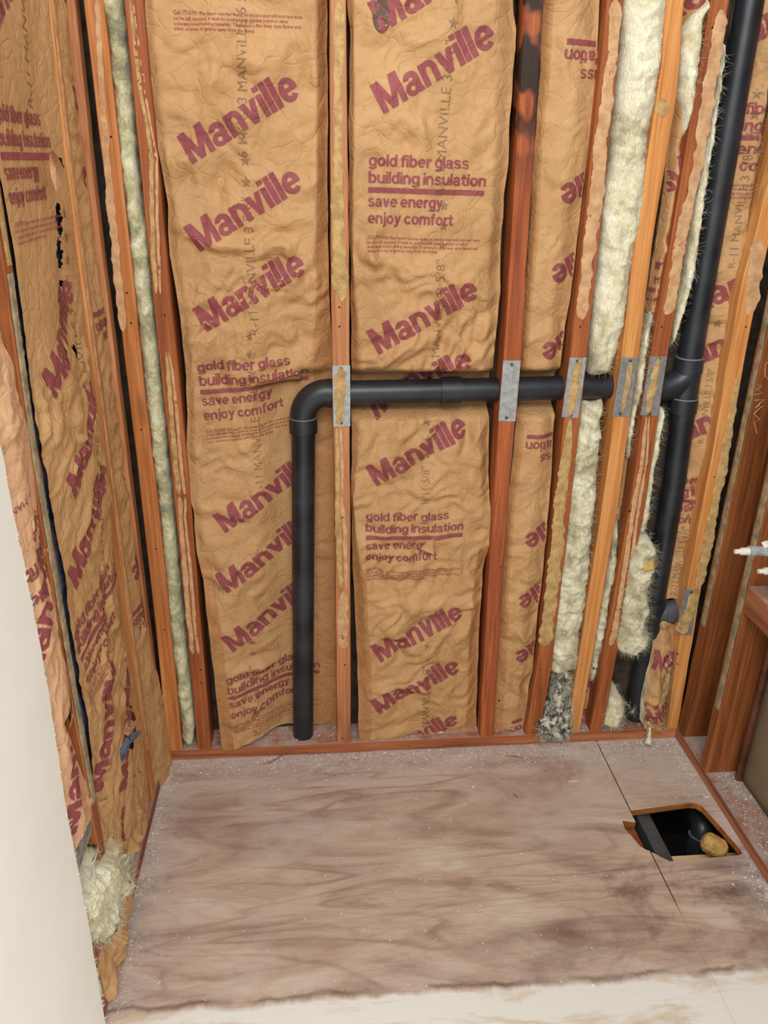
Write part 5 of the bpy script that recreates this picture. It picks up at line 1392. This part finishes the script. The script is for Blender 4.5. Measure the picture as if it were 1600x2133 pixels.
# ------------------------------------------------------------------ debris
def chips(name, spots, mat, label, smin=0.0008, smax=0.0028, seed=5):
    r = random.Random(seed); V, F = [], []
    for x, y, z in spots:
        s_ = r.uniform(smin, smax) * (1.6 if r.random() < 0.08 else 1); b = len(V); a = r.uniform(0, 6.28)
        ca, sa = math.cos(a), math.sin(a); e = r.uniform(0.6, 1.8)
        for dx, dy, dz in ((-e, -.6, 0), (e, -.5, 0), (.7 * e, .6, 0), (-.8 * e, .5, 0), (-.5 * e, -.3, .6), (.5 * e, 0, .7)):
            V.append((x + (dx * ca - dy * sa) * s_, y + (dx * sa + dy * ca) * s_, z + 0.0001 + dz * s_))
        F += [(b, b + 1, b + 5, b + 4), (b + 1, b + 2, b + 5), (b + 2, b + 3, b + 4, b + 5), (b + 3, b, b + 4), (b + 3, b + 2, b + 1, b)]
    o = mesh_obj(name, V, F, mat, smooth=False)
    return tag(o, label, 'debris', kind='stuff')
r5 = random.Random(3); sp = []
def okp(x, y): return not (0.735 < x < 1.02 and -0.47 < y < -0.255)
for _ in range(1500):
    x = r5.uniform(-0.515, 1.012); y = -abs(r5.gauss(0, 0.045)) - 0.003
    if okp(x, y): sp.append((x, y, 0))
for _ in range(700):
    y = r5.uniform(-1.2, 0); x = -0.517 + abs(r5.gauss(0, 0.02))
    sp.append((x, y, 0))
for _ in range(700):
    y = r5.uniform(-1.0, 0); x = 1.012 - abs(r5.gauss(0, 0.028))
    if okp(x, y): sp.append((x, y, 0))
for _ in range(420):
    x = r5.uniform(-0.5, 1.0); y = r5.uniform(-1.0, 0)
    if okp(x, y): sp.append((x, y, 0))
chips('plaster_crumbs', sp, CHIP, 'white plaster crumbs and dust scattered over the plywood floor, thickest along the plates', 0.0006, 0.0019)
sp = [(r5.uniform(-0.5, 1.0), r5.uniform(0.006, 0.085), 0.0385) for _ in range(500)] + [(r5.uniform(1.03, 1.1), r5.uniform(-0.9, -0.2), 0.0385) for _ in range(420)]
chips('plaster_crumbs', sp, CHIP, 'white crumbs lying on top of the back and right bottom plates', 0.0007, 0.0022, 6)
def stick(px0, px1, z0, z1, rad, mat, label, name='wood_splinter', cat='wood splinter'):
    a, b = at(*px0, 2, z0), at(*px1, 2, z1)
    m = (a + b) / 2 + np.array([0, 0, 0.001])
    o = tube(name, [a, m, b], [rad * 0.5, rad, rad * 0.3], mat, n=6, smooth=False)
    return tag(o, label, cat)
stick((558, 1590), (612, 1560), 0.004, 0.030, 0.0016, BRK, 'long brown splinter leaning on the back bottom plate, left of centre')
stick((1052, 1574), (1092, 1578), 0.002, 0.002, 0.0014, BRK, 'dark splinter on the floor near the plate, right of centre')
stick((1068, 1652), (1080, 1662), 0.002, 0.002, 0.0011, BRK, 'short brown splinter, nearest the viewer of the three dark ones')
stick((1133, 1607), (1143, 1605), 0.002, 0.002, 0.001, BRK, 'tiny dark splinter left of the floor seam')
stick((1184, 1628), (1208, 1627), 0.002, 0.002, 0.0026, PALEW, 'pale oval wood chip beside the floor seam', 'wood_chip', 'wood chip')
stick((908, 1524), (924, 1526), 0.042, 0.042, 0.006, PALEW, 'cream crumb lying on the back plate at the foot of the second wide batt', 'plaster_crumb', 'debris')
for base, g in (('wall_stud', 'studs of the open walls'), ('nail_plate', 'nail plates over the pipe'), ('insulation_batt', 'paper-faced insulation batts'), ('bare_insulation_strip', 'bare fibreglass strips between studs'),
                ('torn_insulation_wad', 'torn fibreglass wads'), ('wood_splinter', 'splinters on the floor'), ('bottom_plate', 'bottom plates'), ('top_plate', 'top plates'), ('wood_scrap', 'wood scraps at the charred wad'), ('pipe_stub', 'white pipe ends'), ('floor_joist', 'joists under the cut-out')):
    for o in bpy.data.objects:
        if o.parent is None and o.name.split('.')[0] == base and 'label' in o: o['group'] = g
for o in bpy.data.objects:
    if 'label' in o and len(o['label'].split()) > 16: print('LONG', o.name, o['label'])
print('objects', len(bpy.data.objects))
